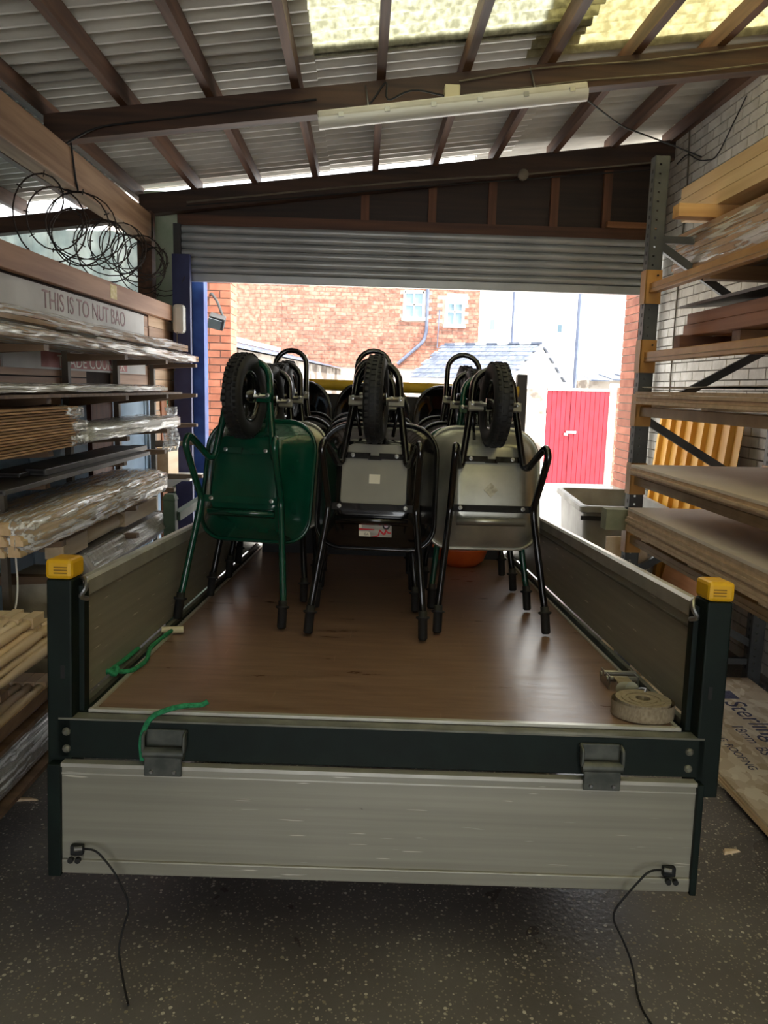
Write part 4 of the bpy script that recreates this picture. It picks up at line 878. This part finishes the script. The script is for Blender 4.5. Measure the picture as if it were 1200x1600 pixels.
# barbed wire coil above the rail
bw=thing('barbed_wire','tangled coil of rusty barbed wire above the timber rail','wire',(-1.70,4.0,2.62))
pts=[]; rnd=random.Random(3); NT=11
for k in range(NT*22):
    a=2*math.pi*k/22; r=.17+.05*math.sin(k*.11)+.02*math.sin(k*.37); pts.append(Vector((r*.9*math.cos(a), .15+2.55*k/(NT*22)+.10*math.sin(a*.5), .02+r*math.sin(a)+.08*k/(NT*22))))
MB().tube(pts,.0045,5).build('strand',WIRE,bw,True)
pts2=[Vector((p.x*1.05+.02*math.sin(i*.3), p.y*.98+.05, p.z*.9+.03)) for i,p in enumerate(pts[40:])][::1]
MB().tube(pts2,.004,5).build('strand',WIRE,bw,True)
mb=MB()
for i in range(2,len(pts)-2,3):
    t=(pts[i+1]-pts[i-1]).normalized(); n=t.orthogonal().normalized(); 
    for q in (0,1):
        d=Matrix.Rotation(rnd.uniform(0,6.28),3,t)@n; mb.tube([pts[i]-d*.016,pts[i]+d*.016],.003,4)
tag(mb.build('barbs',WIRE,bw),kind='stuff')
# woodchips
for k,(x,y,rz,sx,lb) in enumerate(((-1.47,3.12,.1,.11,'split white timber splinter lying by the left rack'),(-1.28,3.36,.9,.05,'small pale wood chip by the masonry pier'),(1.52,2.78,.2,.04,'pale wood shaving on the floor near the osb sheets'))):
    c=MB().add([(-sx,-.012,0),(sx,-.006,0),(sx*.9,.01,0),(-sx*.7,.014,0),(-sx*.9,-.008,.012),(sx*.8,-.004,.008),(sx*.7,.006,.008),(-sx*.6,.01,.014)],[(3,2,1,0),(4,5,6,7),(0,1,5,4),(1,2,6,5),(2,3,7,6),(3,0,4,7)]).build('wood_chip',PALEW,None,loc=(x,y,.0),rot=(0,0,rz)); tag(c,lb,'wood chip')
# ------------------------------------------------------------------ pallet racking on the right
rr=thing('pallet_racking','tall steel pallet racking with orange beams against the white brick wall','rack',(0,0,0))
USTL=mat('racking_upright_grey',(64,66,66),(84,86,84),rough=.5,scale=6); ORG=mat('orange_beam_paint',(172,120,52),(192,142,74),rough=.5,scale=6); BEAMG=mat('dirty_beam_paint',(150,118,70),(178,146,98),rough=.6,scale=5)
def upright(x,y,h):
    mb=MB(); z=0
    mb.box(x-.04,x-.016,y-.035,y-.031,0,h).box(x-.004,x+.04,y-.035,y-.031,0,h)
    while z<h-.02:
        mb.box(x-.016,x-.004,y-.035,y-.031,z,z+.038); z+=.05
    mb.box(x-.042,x-.038,y-.035,y+.035,0,h).box(x+.038,x+.042,y-.035,y+.035,0,h)
    u=mb.build('upright',USTL,rr)
    MB().box(x-.06,x+.06,y-.06,y+.06,0,.006).build('foot_plate',USTL,u)
    ms=MB(); z=.1
    while z<h-.05: ms.box(x-.0432,x-.042,y-.012,y+.004,z,z+.022); z+=.05
    tag(ms.build('slots',RUBBER,u),kind='stuff')
XF,XB=1.68,2.52
for y in (4.60,1.85):
    upright(XF,y,3.14); upright(XB,y,3.05)
    nodes=[(XF,2.68),(XB,2.15),(XF,1.67),(XB,1.19),(XF,.70),(XB,.25)]
    for a,b in zip(nodes,nodes[1:]): MB().bar((a[0],y+.0,a[1]),(b[0],y+.0,b[1]),.03,.045,up=(0,0,1) ).build('brace',USTL,rr)
    for z in (2.69,.15): MB().bar((XF,y,z),(XB,y,z),.03,.04).build('brace',USTL,rr)
LEV=((2.385,.055,ORG),(1.99,.06,ORG),(1.675,.055,BEAMG),(1.265,.05,BEAMG),(.905,.05,BEAMG))
for z,h,m in LEV:
    for x in (XF,XB):
        b=MB().box(x-.025,x+.025,1.89,4.56,z,z+h).build('beam',m,rr,bevel=.004)
        if x==XF: MB().box(x-.027,x-.0255,1.9,4.55,z+h*.35,z+h*.42).build('beam_groove',BEAMG,b)
        for y,s in ((4.56,-1),(1.89,1)):
            c=MB().box(x-.046,x+.046,y-.004,y+.004,z-.06,z+.13).box(x-.05,x-.042,y-.004,y+.075*(1 if s<0 else -1),z-.06,z+.13).build('beam_connector',ORG,b)
            MB().lathe([(.006,0),(.006,.004)],8,Matrix.Translation((x+.02,y-.004,z+.10))@Matrix.Rotation(R(90),4,'X')).build('bolt',RUBBER,c)
MB().box(1.50,1.636,4.55,4.65,.985,1.11).build('guard_block',mat('grey_green_block',(120,120,92),(146,146,118),rough=.8),rr)
def rt(name,label,cat,x,y,z,rot=(0,0,0),group=None): return thing(name,label,cat,(x,y,z),rot,group)
def bearer(label,x0,x1,y,z,h=.07,w=.09,m=PINEX):
    t=rt('timber_bearer',label,'timber',x0,y,z,group='cross bearers on the racking'); MB().box(0,x1-x0,-w/2,w/2,0,h).build('bearer',m,t,bevel=.003); return t
DB=wood('brown_bearer',(120,84,52),(150,110,72),'x')
bearer('dark cross bearer just above the highest orange beam',1.90,2.58,4.36,2.44,.075,.09,DB)
bearer('second cross bearer above the highest orange beam, out towards the camera',1.66,2.58,2.6,2.44,.075,.09,DB)
bearer('pale square cross bearer jutting out under the top timber pack',1.72,2.58,4.42,2.775)
bearer('pale cross bearer under the near end of the top timber pack',1.8,2.58,2.6,2.775)
bearer('dark reddish bearer on the second orange beam',1.80,2.58,4.45,2.05,.09,.09,wood('red_bearer',(96,58,38),(124,80,56),'x'))
bearer('light brown bearer on the second orange beam, nearer the camera',1.90,2.58,3.95,2.05,.09,.09,DB)
# top timber pack
tp_=rt('timber_pack','large pack of pale planed boards at the top of the racking','timber',1.93,2.2,2.846)
for r in range(3):
    for c in range(4): MB().box(c*.152,c*.152+.148,.02*((r+c)%3),2.66+.03*((r*2+c)%3),r*.068,r*.068+.065).build('board',PINE,tp_)
wbp=rt('wrapped_timber','film wrapped pack of brown boards under the top timber pack','timber',1.90,2.2,2.516)
BRB=wood('brownish_board',(160,122,90),(192,156,124),'y')
for r in range(6):
    for c in range(3): MB().box(.01+c*.205,.01+c*.205+.2,.02*((r+c)%3),2.66+.02*((r*2+c)%4),.004+r*.041,.004+r*.041+.037).build('board',BRB,wbp)
wobble_box(-.005,.64,.0,2.74,0,.256,30,.006,31).build('wrapping_film',FILM,wbp,True)
# second level timbers
for k,(x,z,y1,lb) in enumerate(((1.86,2.141,4.52,'reddish timber length on the dark bearer, lower of the pair'),(1.87,2.205,4.50,'reddish timber length lying on its twin'),(2.02,2.141,4.47,'reddish timber length next to the wall side of the pair'))):
    t=rt('timber_length',lb,'timber',x,2.2,z,group='reddish lengths on the second beam'); MB().box(0,.13,0,y1-2.2,0,.062).build('beam',REDWOOD,t,bevel=.003)
ds=rt('dark_sheet','dark laminated sheet propped on a timber block above reddish lengths','sheet',1.84,2.6,2.30,(0,R(-5),0)); MB().box(0,.66,0,1.95,0,.014).build('panel',mat('dark_laminate',(56,48,42),(74,64,56),rough=.5),ds)
MB().box(.02,.66,.1,1.90,.014,.020).build('top_skin',mat('grey_laminate',(86,84,82),rough=.5),ds)
bk_=rt('timber_block','short square pine block between reddish lengths and dark sheet','timber',2.03,4.05,2.205); MB().box(0,.5,0,.12,0,.095).build('block',DB,bk_,bevel=.003)
# sheet stacks
def sheets(name,label,x0,y0,y1,z,n,th,mf=MDF,w=.93,jit=.02,seed=0):
    t=rt(name,label,'sheet stack',x0,y0,z); rnd=random.Random(seed)
    for k in range(n):
        dx=rnd.uniform(0,jit); dy=rnd.uniform(-jit,jit)
        o=MB().box(dx,dx+w,dy,y1-y0+dy,k*th,k*th+th-.0012).build('sheet',MDFE if k<n-1 else mf,t)
    return t
for z,lv in ((1.731,'third'),(1.316,'fourth'),(.956,'fifth')):
    for y in (2.3,3.0,3.7,4.35):
        bearer('flat cross batten under the %s level sheets, %s'%(lv,{2.3:'nearest the camera',3.0:'second from the camera',3.7:'third from the camera',4.35:'next to the far upright'}[y]),1.66,2.56,y,z,.016 if lv=='third' else (.014 if lv=='fourth' else .042),.07,PALEW)
sheets('sheet_stack','thin stack of brown sheets on the third beam with a bowed skin',1.60,2.1,4.52,1.748,4,.018,MDFE,seed=1)
bs=rt('bowed_sheet','thin grey hardboard skin bowed on the third level stack','sheet',1.62,2.2,1.821)
mb=MB(); n=16
for j in range(n+1):
    y=2.25*j/n; zz=.004+.022*math.sin(math.pi*j/n*1.0)**2+ (.018*max(0,(j/n-.75))*4)
    for x,dz in ((0,0),(.55,0),(.55,.004),(0,.004)): mb.v.append((x,y,zz+dz+(.015*(x>0))))
for j in range(n):
    for k in range(4): a=j*4+k; b=j*4+(k+1)%4; mb.f.append((a,b,b+4,a+4))
mb.f.append((3,2,1,0)); mb.f.append((n*4,n*4+1,n*4+2,n*4+3)); mb.build('skin',mat('hardboard_skin',(150,138,122),(170,158,142),rough=.6),bs,True)
sheets('sheet_stack','stack of smooth mdf sheets on the fourth beam',1.585,2.05,4.48,1.332,4,.016,MDF,seed=2)
sheets('sheet_stack','thick stack of smooth mdf sheets on the fifth, lowest beam',1.59,2.0,4.47,1.0,8,.0175,MDF,seed=3,jit=.012)
# osb on the floor
ob=rt('osb_stack','pale osb sheets with blue printed lettering on the floor under racking','sheet stack',1.70,2.12,.0)
OSB=osb_mat()
for y in (.3,1.2,2.1): MB().box(.02,.74,y-.04,y+.04,0,.03).build('floor_batten',PALEW,ob)
for k in range(3): MB().box(.004*k,.76,.004*k,2.40,.03+k*.013,.03+k*.013+.012).build('sheet',OSB if k==2 else PINE,ob)
INK=mat('blue_black_ink',(58,56,84),(88,86,110),rough=.7,scale=60)
def osbtext(s,x,y,size,zrot=R(-90)):
    for wd in s.split():
        me=text_mesh('printed_lettering',wd,size,INK,.0003); link('printed_lettering',me,ob,(x,y,.0690),(0,0,zrot)); y-=max(v.co.x for v in me.vertices)+size*.5
osbtext('SterlingOSB',.42,2.02,.17); osbtext('18mm  BS EN 300',.31,1.70,.085); osbtext('STRUCTURAL FLOORING ROOFING',.17,2.2,.06)
MB().box(.43,.54,2.06,2.18,.0684,.0689).build('printed_logo',INK,ob)
# leaning plywood and planks under the rack
ly=rt('plywood_sheet','orange brown plywood sheet leaning on the wall under the racking','sheet',2.24,4.72,.0,(0,R(12),0)); MB().box(0,.018,0,.95,0,.86).build('panel',wood('orange_ply',(150,96,54),(184,128,80),'y'),ly)
lp=rt('plank','pale plank standing by the far racking upright','timber',1.76,4.68,.0,(0,R(-2),0)); MB().box(0,.09,0,.022,0,.86).build('board',PALEW,lp)
lp=rt('plank','wide pale plank leaning outside the far racking upright','timber',1.60,4.72,.0,(R(-6),0,0)); MB().box(0,.13,0,.022,0,.90).build('board',PALEW,lp)
# yellow ribbed panel
yp=rt('ribbed_panel','bright yellow ribbed sheet leaning against the white brick wall','panel',2.40,5.05,0.0,(0,R(5),0))
YP=mat('yellow_sheet_paint',(226,160,36),(240,184,66),rough=.45,scale=3)
mb=MB(); prof=[]; y=0
while y<1.25:
    prof += [(0,y),(0,y+.11),(-.03,y+.125),(-.03,y+.165),(0,y+.18)]; y+=.2
pp=prof; back=[(x+.004,yy) for x,yy in reversed(pp)]
MB().prism(pp+back,'z',0,1.66).build('sheet',YP,yp)
# grey bin
bn=rt('bin','large dirty off-white plastic bin behind the racking upright','bin',2.08,6.28,0,(0,0,R(-5)))
BINM=mat('dirty_pale_plastic',(120,118,108),(160,158,148),rough=.55,scale=3,bump=.1)
def rr4(hx,hy,z,r=.06): return [(x,y,z) for x,y in [(a,b) for a,b in rrect(hx,-hy,hy,r,r,4)]]
MB().loft([rr4(.25,.44,.06),rr4(.28,.50,.5),rr4(.295,.53,.52),rr4(.31,.55,.86),rr4(.315,.555,.90),rr4(.295,.535,.90),rr4(.29,.53,.86),rr4(.23,.42,.10)]).build('body',BINM,bn,True)
MB().loft([rr4(.335,.575,.90),rr4(.345,.585,.91),rr4(.345,.585,.945),rr4(.335,.575,.955),rr4(.30,.54,.955),rr4(.295,.535,.90)],caps=False).build('rim',BINM,bn,True)
MB().bar((-.335,-.56,.86),(-.05,-.585,.86),.03,.03).build('lip_bar',RUBBER,bn)
for x in (-.2,.2):
    for y in (-.35,.35): MB().lathe([(.05,-.02),(.06,0),(.05,.02)],14,Matrix.Translation((x,y,.06))@Matrix.Rotation(R(90),4,'Y')).build('castor',RUBBER,bn,True)

# ------------------------------------------------------------------ overhead fittings
ft=thing('strip_light','long white enclosed fluorescent batten hung on the cross beam','light',(-.28,4.80,3.30),(0,R(-7.8),0))
MB().box(0,1.58,-.045,.045,.035,.075).build('housing',mat('aged_white_casing',(200,196,180),(214,210,196),rough=.5),ft,bevel=.01)
MB().loft([[(x,.05*math.cos(a),.035-.055*math.sin(a)) for a in [math.pi*k/10 for k in range(11)]] for x in (0.0,1.58)]).build('diffuser',mat('opal_diffuser',(224,224,216),rough=.3),ft,True)
for k in range(6): MB().box(.12+.27*k,.15+.27*k,-.056,.056,.025,.05).build('clip',STEEL,ft)
for x in (.3,1.28): MB().tube([(x,.0,.075),(x,.08,.22)],.006,6).build('hanger',STEEL,ft)
jb=thing('junction_box','square cream junction box on the cross beam above the strip light','box',(.45,4.83,3.47)); MB().box(0,.09,-.03,.05,0,.09).build('case',mat('cream_plastic',(206,196,160),rough=.5),jb,bevel=.006)
MB().box(.008,.082,-.033,-.03,.008,.082).build('lid',MATS['cream_plastic'],jb)
def cable(label,pts,r=.006,m=CABLEG):
    o=MB().tube(bend(pts,.1,4),r,6).build('cable',m,None,True); return tag(o,label,'cable')
def bx(x,dz=0): return 3.43+.13*x+dz
cable('pale cable along the cross beam right of the junction box',[(.54,4.868,bx(.54,.10)),(1.0,4.866,bx(1.0,.13)),(1.6,4.866,bx(1.6,.11)),(2.2,4.866,bx(2.2,.12)),(2.6,4.866,bx(2.6,.13))],.005)
cable('second cable sagging along the bottom of the cross beam to the right wall',[(.54,4.87,bx(.54,.02)),(1.2,4.865,bx(1.2,.035)),(1.9,4.865,bx(1.9,.02)),(2.6,4.865,bx(2.6,.03))],.005)
cable('dark cable looping from the junction box to the strip light end',[(.45,4.82,3.50),(.25,4.80,3.53),(.1,4.82,3.44),(.12,4.83,3.60),(.0,4.86,3.42),(-.22,4.80,3.37),(-.27,4.79,3.34)],.006,RUBBER)
cable('grey cable along the left half of the cross beam',[(-.3,4.868,bx(-.3,.08)),(-.9,4.866,bx(-.9,.06)),(-1.6,4.866,bx(-1.6,.05)),(-1.74,4.8,bx(-1.7,-.05))],.006,RUBBER)
cable('dark cable drooping from the strip light to the right wall',[(1.29,4.80,3.50),(1.6,5.1,3.46),(2.1,5.6,3.52),(2.58,6.2,3.62)],.005,RUBBER)
cable('bundle of cables sagging along the beam over the shutter, upper',[(-1.5,6.83,3.30),(-.6,6.82,3.41),(.4,6.82,3.53),(1.4,6.82,3.62),(2.55,6.82,3.76)],.008,CABLEG)
cable('bundle of cables sagging along the beam over the shutter, lower',[(-1.5,6.82,3.27),(-.6,6.815,3.36),(.4,6.815,3.48),(1.4,6.815,3.58),(2.55,6.82,3.70)],.006,RUBBER)
cable('vertical cable running down the white brick wall',[(2.607,6.55,3.95),(2.607,6.5,3.5),(2.607,6.52,2.4),(2.607,6.5,1.5)],.006,CABLEG)
cable('dark cable loop high on the white brick wall',[(2.606,5.6,3.85),(2.606,6.0,3.55),(2.606,6.3,3.62),(2.606,6.55,3.75),(2.606,6.75,3.72)],.005,RUBBER)
cable('dark cable hanging round the weathered plate beam',[(-1.752,4.9,3.19),(-1.752,4.95,3.0),(-1.752,5.0,2.93),(-1.80,5.0,2.94),(-1.885,5.0,2.96),(-1.885,4.9,3.0)],.006,RUBBER)
sn=thing('sensor','round grey sensor on the beam over the shutter','sensor',(1.32,6.80,3.60)); MB().lathe([(.045,0),(.045,.03),(.03,.04)],20,Matrix.Rotation(R(90),4,'X')).build('body',CABLEG,sn,True)
